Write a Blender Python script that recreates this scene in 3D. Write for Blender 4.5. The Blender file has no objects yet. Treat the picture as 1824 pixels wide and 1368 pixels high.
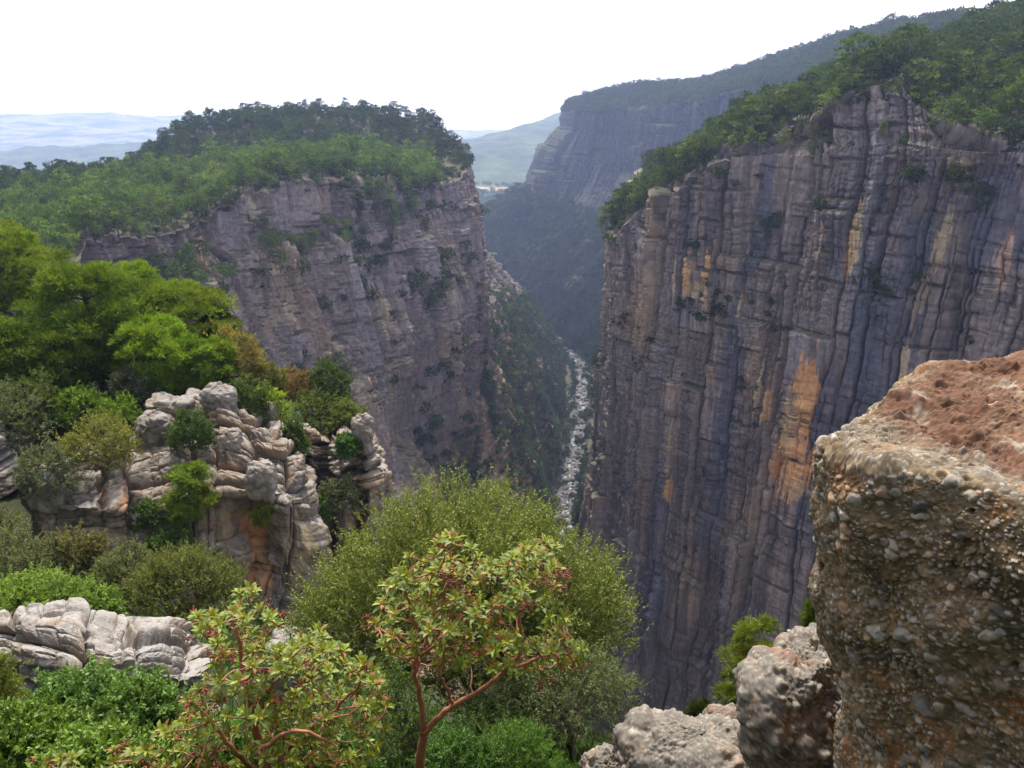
import bpy, math
import numpy as np
PI = math.pi
rng = np.random.default_rng(11)
scene = bpy.context.scene
COL = scene.collection
# ------------------------------------------------------------------ camera geometry
PITCH = math.radians(19.4); FPX = 1404.0
CP, SP = math.cos(PITCH), math.sin(PITCH)

def W(px, py, Y):
    """point of the place seen at photo position (px,py) at forward distance Y metres"""
    x = (px-912)/FPX; y = -(py-684)/FPX
    dy = CP+y*SP
    t = Y/dy
    return np.array([x*t, Y, (y*CP-SP)*t])

def WZ(px, py, z):
    x = (px-912)/FPX; y = -(py-684)/FPX
    t = z/(y*CP-SP)
    return np.array([x*t, (CP+y*SP)*t, z])

def proj(P):
    P = np.asarray(P, dtype=np.float64)
    f = P[..., 1]*CP-P[..., 2]*SP
    u = P[..., 1]*SP+P[..., 2]*CP
    f = np.where(f < 0.05, 0.05, f)
    return 912+FPX*P[..., 0]/f, 684-FPX*u/f, f

# ------------------------------------------------------------------ noise
def _h(ix, iy, iz, seed):
    a = ix.astype(np.int64).astype(np.uint32)*np.uint32(0x8da6b343)
    a ^= iy.astype(np.int64).astype(np.uint32)*np.uint32(0xd8163841)
    if iz is not None:
        a ^= iz.astype(np.int64).astype(np.uint32)*np.uint32(0xcb1ab31f)
    a ^= np.uint32((seed*0x9E3779B1+0x7F4A7C15) & 0xffffffff)
    a ^= a >> np.uint32(15); a *= np.uint32(0x2c1b3c6d)
    a ^= a >> np.uint32(12); a *= np.uint32(0x297a2d39)
    a ^= a >> np.uint32(15)
    return a

def hf(ix, iy, iz, seed):
    return (_h(ix, iy, iz, seed) >> np.uint32(8)).astype(np.float32)*np.float32(1/16777216)

_ang = np.linspace(0, 2*PI, 256, endpoint=False)
_G2 = np.stack([np.cos(_ang), np.sin(_ang)], 1).astype(np.float32)

def n2(x, y, seed=0):
    x = np.asarray(x, np.float32); y = np.asarray(y, np.float32)
    x, y = np.broadcast_arrays(x, y)
    xi = np.floor(x); yi = np.floor(y)
    fx = x-xi; fy = y-yi
    xi = xi.astype(np.int32); yi = yi.astype(np.int32)
    def g(dx, dy):
        k = _h(xi+dx, yi+dy, None, seed) & np.uint32(255)
        v = _G2[k]
        return v[..., 0]*(fx-dx)+v[..., 1]*(fy-dy)
    u = fx*fx*fx*(fx*(fx*6-15)+10); v = fy*fy*fy*(fy*(fy*6-15)+10)
    a = g(0, 0); b = g(1, 0); c = g(0, 1); d = g(1, 1)
    return 1.45*((a+(b-a)*u)*(1-v)+(c+(d-c)*u)*v)

def fbm(x, y, o=4, seed=0, gain=.5):
    r = 0; a = 1; t = 0
    for i in range(o):
        r = r+a*n2(x*2**i, y*2**i, seed+i*17); t += a; a *= gain
    return r/t

def n3(x, y, z, seed=0):
    xi = np.floor(x); yi = np.floor(y); zi = np.floor(z)
    fx = x-xi; fy = y-yi; fz = z-zi
    xi = xi.astype(np.int32); yi = yi.astype(np.int32); zi = zi.astype(np.int32)
    s = lambda f: f*f*(3-2*f)
    u, v, w = s(fx), s(fy), s(fz)
    def c(a, b, d): return hf(xi+a, yi+b, zi+d, seed)
    x00 = c(0,0,0)*(1-u)+c(1,0,0)*u; x10 = c(0,1,0)*(1-u)+c(1,1,0)*u
    x01 = c(0,0,1)*(1-u)+c(1,0,1)*u; x11 = c(0,1,1)*(1-u)+c(1,1,1)*u
    return 2*((x00*(1-v)+x10*v)*(1-w)+(x01*(1-v)+x11*v)*w)-1

def fbm3(p, scale, o=4, seed=0, gain=.5):
    r = 0; a = 1; t = 0
    for i in range(o):
        q = p/scale*2**i
        r = r+a*n3(q[..., 0]+.37*i, q[..., 1]-.61*i, q[..., 2], seed+i*13); t += a; a *= gain
    return r/t

def worley2(x, y, seed=0, jx=.85, jy=.85, p4=True):
    x = np.asarray(x, np.float32); y = np.asarray(y, np.float32)
    xi = np.floor(x).astype(np.int32); yi = np.floor(y).astype(np.int32)
    F1 = np.full(x.shape, 9., np.float32); F2 = F1.copy(); ID = np.zeros(x.shape, np.float32)
    for dx in (-1, 0, 1):
        for dy in (-1, 0, 1):
            cx = xi+dx; cy = yi+dy
            ax = cx+.5+jx*(hf(cx, cy, None, seed)-.5)-x
            ay = cy+.5+jy*(hf(cx, cy, None, seed+1)-.5)-y
            d = np.sqrt(np.sqrt(ax**4+ay**4)) if p4 else np.sqrt(ax*ax+ay*ay)
            near = d < F1
            F2 = np.where(near, F1, np.minimum(F2, d))
            ID = np.where(near, hf(cx, cy, None, seed+2), ID)
            F1 = np.where(near, d, F1)
    return F1, F2, ID

def worley3(p, seed=0, jit=.9):
    x, y, z = (p[..., i].astype(np.float32) for i in range(3))
    xi, yi, zi = (np.floor(a).astype(np.int32) for a in (x, y, z))
    F1 = np.full(x.shape, 9., np.float32); F2 = F1.copy(); ID = np.zeros(x.shape, np.float32)
    for dx in (-1, 0, 1):
        for dy in (-1, 0, 1):
            for dz in (-1, 0, 1):
                cx = xi+dx; cy = yi+dy; cz = zi+dz
                a = cx+.5+jit*(hf(cx, cy, cz, seed)-.5)-x
                b = cy+.5+jit*(hf(cx, cy, cz, seed+1)-.5)-y
                c = cz+.5+jit*(hf(cx, cy, cz, seed+2)-.5)-z
                d = a*a+b*b+c*c
                near = d < F1
                F2 = np.where(near, F1, np.minimum(F2, d))
                ID = np.where(near, hf(cx, cy, cz, seed+3), ID)
                F1 = np.where(near, d, F1)
    return np.sqrt(F1), np.sqrt(F2), ID

def ss(a, b, x):
    t = np.clip((x-a)/(b-a), 0, 1)
    return t*t*(3-2*t)

def mixc(c, k, t):
    t = np.clip(t, 0, 1)[..., None]
    return c*(1-t)+np.asarray(k, np.float32)*t

# ------------------------------------------------------------------ mesh + tags
def mesh_np(name, V, faces_list, mats, col=None, smooth=True, mat_idx=None):
    """faces_list: list of (F,k) index arrays"""
    me = bpy.data.meshes.new(name)
    V = np.ascontiguousarray(V, np.float32).reshape(-1, 3)
    me.vertices.add(len(V)); me.vertices.foreach_set('co', V.ravel())
    tot = sum(f.size for f in faces_list); nf = sum(len(f) for f in faces_list)
    me.loops.add(tot); me.polygons.add(nf)
    me.loops.foreach_set('vertex_index', np.concatenate([f.ravel() for f in faces_list]).astype(np.int32))
    sizes = np.concatenate([np.full(len(f), f.shape[1], np.int32) for f in faces_list])
    st = np.zeros(nf, np.int32); st[1:] = np.cumsum(sizes)[:-1]
    me.polygons.foreach_set('loop_start', st)
    try: me.polygons.foreach_set('loop_total', sizes)
    except Exception: pass
    if smooth: me.polygons.foreach_set('use_smooth', np.ones(nf, bool))
    for m in (mats if isinstance(mats, (list, tuple)) else [mats]): me.materials.append(m)
    if mat_idx is not None: me.polygons.foreach_set('material_index', np.asarray(mat_idx, np.int32))
    if col is not None:
        at = me.color_attributes.new('col', 'FLOAT_COLOR', 'POINT')
        c = np.ones((len(V), 4), np.float32); c[:, :3] = np.asarray(col, np.float32).reshape(-1, 3)
        at.data.foreach_set('color', c.ravel())
    me.update(calc_edges=True)
    return me

def grid_faces(nu, nv, closed_u=False):
    i = np.arange(nu if closed_u else nu-1)[:, None]; j = np.arange(nv-1)[None, :]
    i2 = (i+1) % nu
    f = np.stack(np.broadcast_arrays(i*nv+j, i2*nv+j, i2*nv+j+1, i*nv+j+1), -1)
    return f.reshape(-1, 4)

def link(name, me, parent=None, loc=None):
    o = bpy.data.objects.new(name, me); COL.objects.link(o)
    if parent is not None: o.parent = parent
    if loc is not None: o.location = loc
    return o

def tag(o, label, cat, group=None, kind=None):
    o['label'] = label; o['category'] = cat
    if group: o['group'] = group
    if kind: o['kind'] = kind
    return o

def empty(name, loc, label, cat, group=None):
    o = bpy.data.objects.new(name, None); COL.objects.link(o)
    o.location = loc; o.empty_display_size = .3
    return tag(o, label, cat, group)

# ------------------------------------------------------------------ materials
def newmat(name):
    m = bpy.data.materials.new(name); m.use_nodes = True
    nt = m.node_tree; nt.nodes.clear()
    return m, nt, lambda t, **k: _node(nt, t, **k)

def _node(nt, t, **k):
    n = nt.nodes.new(t)
    for a, v in k.items():
        if a in n.inputs and not hasattr(n, a): n.inputs[a].default_value = v
        else:
            try: setattr(n, a, v)
            except Exception: n.inputs[a].default_value = v
    return n

def rock_mat(name, detail=1.0, bump=.3, spread=.35, rough=.92, moss=None, moss_lo=.62, pits=0.0, streak=0.0):
    """stone: vertex stain colours, broken up by noise of the given feature size in metres"""
    m, nt, N = newmat(name); L = nt.links.new
    out = N('ShaderNodeOutputMaterial'); bs = N('ShaderNodeBsdfPrincipled')
    bs.inputs['Roughness'].default_value = rough
    bs.inputs['Specular IOR Level'].default_value = .25
    at = N('ShaderNodeAttribute', attribute_name='col')
    tc = N('ShaderNodeTexCoord')
    n1 = N('ShaderNodeTexNoise'); n1.inputs['Scale'].default_value = 1/detail; n1.inputs['Detail'].default_value = 8; n1.inputs['Roughness'].default_value = .65
    L(tc.outputs['Object'], n1.inputs['Vector'])
    mr = N('ShaderNodeMapRange'); mr.inputs['From Min'].default_value = .25; mr.inputs['From Max'].default_value = .75
    mr.inputs['To Min'].default_value = 1-spread; mr.inputs['To Max'].default_value = 1+spread
    L(n1.outputs['Fac'], mr.inputs['Value'])
    mul = N('ShaderNodeVectorMath', operation='SCALE')
    L(at.outputs['Color'], mul.inputs[0]); L(mr.outputs['Result'], mul.inputs['Scale'])
    src = mul.outputs['Vector']
    if streak:
        mp = N('ShaderNodeMapping'); mp.inputs['Scale'].default_value = (1.1/detail, 1.1/detail, .09/detail); L(tc.outputs['Object'], mp.inputs['Vector'])
        ns = N('ShaderNodeTexNoise'); ns.inputs['Scale'].default_value = 1.; ns.inputs['Detail'].default_value = 6; ns.inputs['Roughness'].default_value = .7
        L(mp.outputs['Vector'], ns.inputs['Vector'])
        rs_ = N('ShaderNodeMapRange'); rs_.inputs['From Min'].default_value = .3; rs_.inputs['From Max'].default_value = .7
        rs_.inputs['To Min'].default_value = 1-streak; rs_.inputs['To Max'].default_value = 1+streak; L(ns.outputs['Fac'], rs_.inputs['Value'])
        m7 = N('ShaderNodeVectorMath', operation='SCALE'); L(src, m7.inputs[0]); L(rs_.outputs['Result'], m7.inputs['Scale']); src = m7.outputs['Vector']
    if moss is not None:
        ge = N('ShaderNodeNewGeometry'); sx = N('ShaderNodeSeparateXYZ'); L(ge.outputs['Normal'], sx.inputs[0])
        n3_ = N('ShaderNodeTexNoise'); n3_.inputs['Scale'].default_value = .25/detail; n3_.inputs['Detail'].default_value = 4
        L(tc.outputs['Object'], n3_.inputs['Vector'])
        ad = N('ShaderNodeMath', operation='ADD'); L(sx.outputs['Z'], ad.inputs[0]); L(n3_.outputs['Fac'], ad.inputs[1])
        r2 = N('ShaderNodeMapRange'); r2.inputs['From Min'].default_value = moss_lo+.45; r2.inputs['From Max'].default_value = moss_lo+.75
        L(ad.outputs[0], r2.inputs['Value'])
        mx = N('ShaderNodeMix', data_type='RGBA'); L(r2.outputs['Result'], mx.inputs[0])
        L(src, mx.inputs[6]); mx.inputs[7].default_value = (*moss, 1); src = mx.outputs[2]
    L(src, bs.inputs['Base Color'])
    bp = N('ShaderNodeBump'); bp.inputs['Strength'].default_value = .9; bp.inputs['Distance'].default_value = bump
    n4 = N('ShaderNodeTexNoise'); n4.inputs['Scale'].default_value = .55/detail; n4.inputs['Detail'].default_value = 10; n4.inputs['Roughness'].default_value = .7
    L(tc.outputs['Object'], n4.inputs['Vector'])
    hsrc = n4.outputs['Fac']
    if pits:
        vo = N('ShaderNodeTexVoronoi'); vo.inputs['Scale'].default_value = 1/pits; L(tc.outputs['Object'], vo.inputs['Vector'])
        r5 = N('ShaderNodeMapRange'); r5.inputs['From Min'].default_value = .05; r5.inputs['From Max'].default_value = .4; r5.inputs['To Min'].default_value = -.35; r5.inputs['To Max'].default_value = 0.
        L(vo.outputs['Distance'], r5.inputs['Value'])
        a5 = N('ShaderNodeMath', operation='ADD'); L(hsrc, a5.inputs[0]); L(r5.outputs['Result'], a5.inputs[1]); hsrc = a5.outputs[0]
    L(hsrc, bp.inputs['Height'])
    L(bp.outputs['Normal'], bs.inputs['Normal'])
    L(bs.outputs[0], out.inputs['Surface'])
    return m

def leaf_mat(name, trans=.35, vary=.12, rough=.6, gloss=.02):
    m, nt, N = newmat(name); L = nt.links.new
    out = N('ShaderNodeOutputMaterial')
    at = N('ShaderNodeAttribute', attribute_name='col')
    oi = N('ShaderNodeObjectInfo')
    mr = N('ShaderNodeMapRange'); mr.inputs['To Min'].default_value = 1-vary*1.6; mr.inputs['To Max'].default_value = 1+vary*1.6
    L(oi.outputs['Random'], mr.inputs['Value'])
    mul = N('ShaderNodeVectorMath', operation='SCALE'); L(at.outputs['Color'], mul.inputs[0]); L(mr.outputs['Result'], mul.inputs['Scale'])
    oc = N('ShaderNodeVectorMath', operation='MULTIPLY'); L(mul.outputs['Vector'], oc.inputs[0]); L(oi.outputs['Color'], oc.inputs[1]); mul = oc
    d = N('ShaderNodeBsdfDiffuse'); t = N('ShaderNodeBsdfTranslucent')
    L(mul.outputs['Vector'], d.inputs['Color'])
    tm = N('ShaderNodeVectorMath', operation='MULTIPLY'); L(mul.outputs['Vector'], tm.inputs[0]); tm.inputs[1].default_value = (1.35, 1.25, .5)
    L(tm.outputs['Vector'], t.inputs['Color'])
    mx = N('ShaderNodeMixShader'); mx.inputs[0].default_value = trans
    L(d.outputs[0], mx.inputs[1]); L(t.outputs[0], mx.inputs[2])
    g = N('ShaderNodeBsdfGlossy'); g.inputs['Roughness'].default_value = rough
    m2 = N('ShaderNodeMixShader'); m2.inputs[0].default_value = gloss
    L(mx.outputs[0], m2.inputs[1]); L(g.outputs[0], m2.inputs[2])
    L(m2.outputs[0], out.inputs['Surface'])
    return m

def plain_mat(name, c, rough=.8, detail=.02, spread=.35, bump=.004):
    m, nt, N = newmat(name); L = nt.links.new
    out = N('ShaderNodeOutputMaterial'); bs = N('ShaderNodeBsdfPrincipled'); bs.inputs['Roughness'].default_value = rough
    tc = N('ShaderNodeTexCoord'); n1 = N('ShaderNodeTexNoise'); n1.inputs['Scale'].default_value = 1/detail; n1.inputs['Detail'].default_value = 5
    L(tc.outputs['Object'], n1.inputs['Vector'])
    mr = N('ShaderNodeMapRange'); mr.inputs['From Min'].default_value = .25; mr.inputs['From Max'].default_value = .75
    mr.inputs['To Min'].default_value = 1-spread; mr.inputs['To Max'].default_value = 1+spread
    L(n1.outputs['Fac'], mr.inputs['Value'])
    mul = N('ShaderNodeVectorMath', operation='SCALE'); mul.inputs[0].default_value = c; L(mr.outputs['Result'], mul.inputs['Scale'])
    L(mul.outputs['Vector'], bs.inputs['Base Color'])
    bp = N('ShaderNodeBump'); bp.inputs['Distance'].default_value = bump; L(n1.outputs['Fac'], bp.inputs['Height']); L(bp.outputs['Normal'], bs.inputs['Normal'])
    L(bs.outputs[0], out.inputs['Surface'])
    return m

# ------------------------------------------------------------------ lofting
def herm(pts, counts):
    """smooth curve through pts (S,3) with counts samples per interval"""
    pts = np.asarray(pts, float); S = len(pts)
    d = np.linalg.norm(np.diff(pts, axis=0), axis=1)+1e-6
    t = np.concatenate([[0], np.cumsum(d)])
    m = np.zeros_like(pts)
    for i in range(S):
        if 0 < i < S-1:
            a = (pts[i]-pts[i-1])/d[i-1]; b = (pts[i+1]-pts[i])/d[i]
            m[i] = (a*d[i]+b*d[i-1])/(d[i]+d[i-1])
        elif i == 0: m[i] = (pts[1]-pts[0])/d[0]
        else: m[i] = (pts[-1]-pts[-2])/d[-1]
    out = []
    for i in range(S-1):
        u = np.linspace(0, 1, counts[i], endpoint=False)[:, None]
        h = d[i]
        out.append((2*u**3-3*u**2+1)*pts[i]+(u**3-2*u**2+u)*h*m[i]+(-2*u**3+3*u**2)*pts[i+1]+(u**3-u**2)*h*m[i+1])
    out.append(pts[-1:])
    return np.concatenate(out)

def loft(stations, useg, vseg, srail):
    """stations: list of lists of K points. returns P (NU,NV,3), rail coordinate k (NV), arclength s (NU)"""
    A = np.array(stations, float)            # S,K,3
    K = A.shape[1]
    R = np.stack([herm(A[:, k], useg) for k in range(K)], 1)      # NU,K,3
    cols = []; kk = []
    for k in range(K-1):
        t = np.linspace(0, 1, vseg[k], endpoint=False)
        cols.append(R[:, k, None]*(1-t[None, :, None])+R[:, k+1, None]*t[None, :, None]); kk.append(k+t)
    cols.append(R[:, -1:]); kk.append([K-1.])
    P = np.concatenate(cols, 1)
    r = R[:, srail]
    s = np.concatenate([[0], np.cumsum(np.linalg.norm(np.diff(r, axis=0), axis=1))])
    return P, np.concatenate(kk), s

def gnormals(P, flip=False, blur=0):
    a = np.gradient(P, axis=0); b = np.gradient(P, axis=1)
    n = np.cross(a, b)
    n /= np.linalg.norm(n, axis=-1, keepdims=True)+1e-9
    if flip: n = -n
    for _ in range(blur):
        q = np.pad(n, ((1, 1), (1, 1), (0, 0)), 'edge')
        n = (q[:-2, 1:-1]+q[2:, 1:-1]+q[1:-1, :-2]+q[1:-1, 2:]+n)/5
    n /= np.linalg.norm(n, axis=-1, keepdims=True)+1e-9
    return n

def blocks(s, z, seed, w, h, amp, crack, cw=.12, warp=None):
    """jointed rock: every block of about w x h metres steps in or out by amp, with cracks between"""
    F1, F2, I = worley2(s/w, z/h, seed)
    e = F2-F1
    d = (I-.5)*2*amp*ss(0, .05, e)-crack*(1-ss(0, cw, e))
    return d, I, e

def _cells(x, seed, k2=None, jit=.38):
    """1-D cells with jittered bounds: index, distance to the nearer bound, position in the cell (-1..1)"""
    k = np.floor(x)
    z0 = np.zeros_like(k) if k2 is None else k2
    bd = lambda q: q+jit*(2*hf(q, z0, None, seed)-1)
    k = np.where(x < bd(k), k-1, k); k = np.where(x >= bd(k+1), k+1, k)
    a = bd(k); b = bd(k+1)
    return k, np.minimum(x-a, b-x), (x-a)/(b-a+1e-6)*2-1

def bricks(s, z, seed, w, h, amp, cv, ch, cwv, cwh, tilt=0.):
    """rock split by near vertical joints and level bedding: offset, block id, metres to the nearest joint"""
    s = np.asarray(s, np.float32); z = np.asarray(z, np.float32)
    k, e, u = _cells(s/w, seed)
    m, f, v = _cells(z/h+7*hf(k, k*0, None, seed+3), seed+1, k)
    I = hf(k, m, None, seed+2); J = hf(k, m, None, seed+4); Kc = hf(k, k*0, None, seed+5)
    e = e*w; f = f*h
    d = ((I-.5)*1.2+(Kc-.5)*.9)*amp+tilt*((J-.5)*u*2+(I-.35)*v)
    d = d-cv*(1-ss(0, cwv, e))-ch*(1-ss(0, cwh, f))
    return d, I, np.minimum(e, f)
# ================================================================== LAND
TONE = .62
def s2(s, z): return s if s.ndim == 2 else s[:, None]*np.ones_like(z)
def V3(*a): return np.array(a, float)

def stain(C, s, z, ctr, ws, hz, colour, seed, k=1.0, taper=0.):
    """a mineral stain with its own ragged outline, ctr=(s,z) metres on the face"""
    u = (s-ctr[0])/ws; v = (z-ctr[1])/hz
    u = u/(1-taper*np.clip(v, -1, 1)*.5) if taper else u
    n = fbm(s/2.2, z/14, 3, seed)*.8+fbm(s/.9, z/5, 2, seed+5)*.45
    n = n+.25*fbm(s/.45, z/1.2, 2, seed+9)+.3*(fbm(s/.6, z/40, 2, seed+11))
    t = ss(1.08, .72, np.sqrt(u*u+v*v)+n)*k
    return mixc(C, colour, t)

def near_sz(P, s, px, py, kmask):
    X, Y, f = proj(P)
    d = (X-px)**2+(Y-py)**2
    d = np.where(kmask[None, :], d, 1e12)
    i, j = np.unravel_index(np.argmin(d), d.shape)
    return s[i, j], P[i, j, 2]

def cliff_colour(s, z, seed, base, warm, cool, dark, pale, I1, I2, streak=1.0):
    S = s2(s, z)
    C = np.ones(z.shape+(3,), np.float32)*np.asarray(base, np.float32)
    C = mixc(C, warm, ss(-.1, .55, fbm(S/28, z/45, 3, seed)+(I1-.5)*.5))
    C = mixc(C, cool, ss(.0, .5, fbm(S/17, z/70, 3, seed+3)+(I2-.5)*.4)*.8)
    st = fbm(S/2.6+fbm(S/9, z/30, 2, seed+50)*1.2, z/60, 4, seed+7)
    C = mixc(C, dark, ss(.12, .5, st)*.75*streak)
    st2 = fbm(S/1.1, z/34, 3, seed+9); m = ss(.0, .4, fbm(S/20, z/40, 2, seed+10))
    C = mixc(C, pale, ss(.32, .6, st2)*m*.6*streak)
    C *= (1+.35*(I2-.5))[..., None]*(1+.25*fbm(S/.9, z/2.2, 3, seed+13))[..., None]
    return np.clip(C, .01, 1)

def rock_face_disp(s, z, seed, sc=1.0):
    S = s2(s, z)
    Sw = S+5.5*fbm(S/34, z/300, 2, seed+19)+1.8*fbm(S/40, z/24, 2, seed+20)+.35*fbm(S/9, z/6, 2, seed+21); Zw = z+2.2*fbm(S/30, z/60, 2, seed+22)+.25*fbm(S/3, z/6, 2, seed+23)
    d0 = fbm(S/60, z/260, 3, seed+1)*6*sc-1.5
    da, Ia, ea = bricks(Sw, Zw, seed+2, 21, 75, 3.0*sc, 2.8, 1.0, 1.1, .9, 1.4*sc)
    db, Ib, eb = bricks(Sw, Zw, seed+5, 8.5, 19, 1.9*sc, 2.0, 1.3, .7, .7, 1.2*sc)
    dc, Ic, ec = bricks(Sw, Zw, seed+8, 3.6, 5.5, 1.0*sc, .9, .8, .4, .45, .7*sc)
    dd, Id, ed = bricks(Sw, Zw, seed+11, 1.6, 1.7, .36*sc, .3, .35, .28, .3, .3*sc)
    r = fbm(S/60, Zw/4.5, 3, seed+14)
    bed = .7*sc*np.sign(r)*np.abs(r)**.6
    f = fbm(S/1.3, z/3.2, 3, seed+16)*.35+fbm(S/5, z/18, 3, seed+18)*.7
    m = ss(-.3, .3, fbm(S/35, z/35, 2, seed+30))
    m2 = ss(-.25, .3, fbm(S/16, z/26, 3, seed+31)); m3 = ss(-.35, .2, fbm(S/28, z/40, 2, seed+32))
    return d0+da+db*(.35+.75*m3)+dc*(.12+1.1*m2)+dd*(.12+1.1*m)+bed*(.3+1.1*m2)+f, Ia, Ib

def build_sheet(name, stations, useg, vseg, srail, seed, face_k, mat, colour_fn, sc=1.0, plate_amp=1.0,
                talus_k=None, talus_amp=3.0, rim_rag=1.5, rim_k=3, plate_col=(.085, .075, .045), talus_col=(.13, .115, .085), tone=.62, plate_rock=None, disp_fn=None, postP=None):
    P, k, s = loft(stations, useg, vseg, srail)
    N = gnormals(P, blur=3)
    fm = (k > face_k[0]) & (k < face_k[1])
    tocam = -P
    if (np.sum(N*tocam, -1)[:, fm]).mean() < 0: N = -N
    z = P[..., 2]
    kr = int(np.argmin(np.abs(k-srail)))
    Tg = np.gradient(P[:, kr], axis=0); Tg[:, 2] = 0; Tg /= np.linalg.norm(Tg, axis=1, keepdims=True)+1e-9
    for _ in range(40): Tg[1:-1] = (Tg[:-2]+Tg[1:-1]*2+Tg[2:])/4
    s1 = s
    s = s1[:, None]+np.sum((P-P[:, kr:kr+1])*Tg[:, None], -1)*ss(-.3, .3, k-srail)[None]
    D, Ia, Ib = (disp_fn or rock_face_disp)(s, z, seed, sc)
    m = ss(face_k[0]-.02, face_k[0]+.12, k)*(1-ss(face_k[1]-.25, face_k[1]+.3, k))
    if talus_k is not None:
        S = s2(s, z)
        T = fbm(P[..., 0]/45, P[..., 1]/45, 4, seed+40)*talus_amp*2.2+np.abs(fbm(S/26, z/200, 3, seed+41))*talus_amp*2.0
        db, _, e = blocks(S+z*.6, z, seed+43, 9, 7, 1.3, .8, .15)
        q = z-.45*P[..., 0]+.15*P[..., 1]+3*fbm(P[..., 0]/30, P[..., 1]/30, 2, seed+46)
        dbk, Ibk, _ = bricks(S+2*fbm(S/9, z/9, 2, seed+47), q, seed+48, 11, 5, 1.6, 1.0, 1.2, .6, .7, .8)
        T = T+db*.6+dbk+fbm(P[..., 0]/3, P[..., 1]/3, 3, seed+44)*1.2
        tm = ss(talus_k[0]-.2, talus_k[0]+.25, k)*(1-ss(talus_k[1]-.3, talus_k[1], k))
        D = D*m[None]+T*tm[None]
    else:
        D = D*m[None]
    Nh = N.copy()
    wz = m[None, :, None]
    Nh[..., 2] *= (1-.75*wz[..., 0])
    Nh /= np.linalg.norm(Nh, axis=-1, keepdims=True)+1e-9
    Q = P+Nh*D[..., None]
    # plateau ground and the ragged rim
    pm = (1-ss(face_k[0]-.1, face_k[0]+.02, k))[None]
    Q[..., 2] += pm*plate_amp*(fbm(P[..., 0]/30, P[..., 1]/30, 4, seed+60)*4+fbm(P[..., 0]/6, P[..., 1]/6, 3, seed+61)*.8)
    rr = np.exp(-((k-rim_k)/.16)**2)[None]
    col1 = (worley2(s1/6.5, s1*0+.5, seed+70)[2]-.5)*2+(worley2(s1/2.4, s1*0+.5, seed+71)[2]-.5)
    Q[..., 2] += rr*rim_rag*col1[:, None]
    if postP is not None: Q = postP(Q, P, k, s)
    C = colour_fn(s, z, Ia, Ib, P, k)
    pc = np.ones_like(C)*np.asarray(plate_col, np.float32)*(1+.5*fbm(P[..., 0]/9, P[..., 1]/9, 3, seed+80))[..., None]
    pm2 = pm*(1-plate_rock(P)) if plate_rock else pm*np.ones(P.shape[:2])
    C = C*(1-pm2[..., None])+pc*pm2[..., None]
    if talus_k is not None:
        tmm = ss(talus_k[0]-.1, talus_k[0]+.35, k)[None, :, None]
        g = fbm(P[..., 0]/22, P[..., 1]/22, 4, seed+81)
        tc = np.ones_like(C)*np.asarray(talus_col, np.float32)
        tc = mixc(tc, np.array(talus_col)*1.9+np.array([.06, .03, 0]), ss(-.1, .3, g+(Ibk-.5)*.6))
        tc = mixc(tc, (.035, .05, .02), ss(.05, .4, -g)*.8)
        C = C*(1-tmm)+tc*tmm
    me = mesh_np(name, Q, [grid_faces(*Q.shape[:2])], mat, np.clip(C*tone, .005, 1), smooth=False)
    o = link(name, me)
    return o, Q, k, s, P

MAT_MESA = rock_mat('mesa_stone', detail=2.2, bump=.5, spread=.42, streak=.2, moss=(.085, .085, .045))
MAT_CLIFF = rock_mat('cliff_stone', detail=1.6, bump=.4, spread=.4, streak=.28, moss=(.085, .085, .05), moss_lo=.66)
MAT_BACK = rock_mat('far_stone', detail=5, bump=1.5, spread=.4, streak=.4, moss=(.06, .07, .04), moss_lo=.5)

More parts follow.
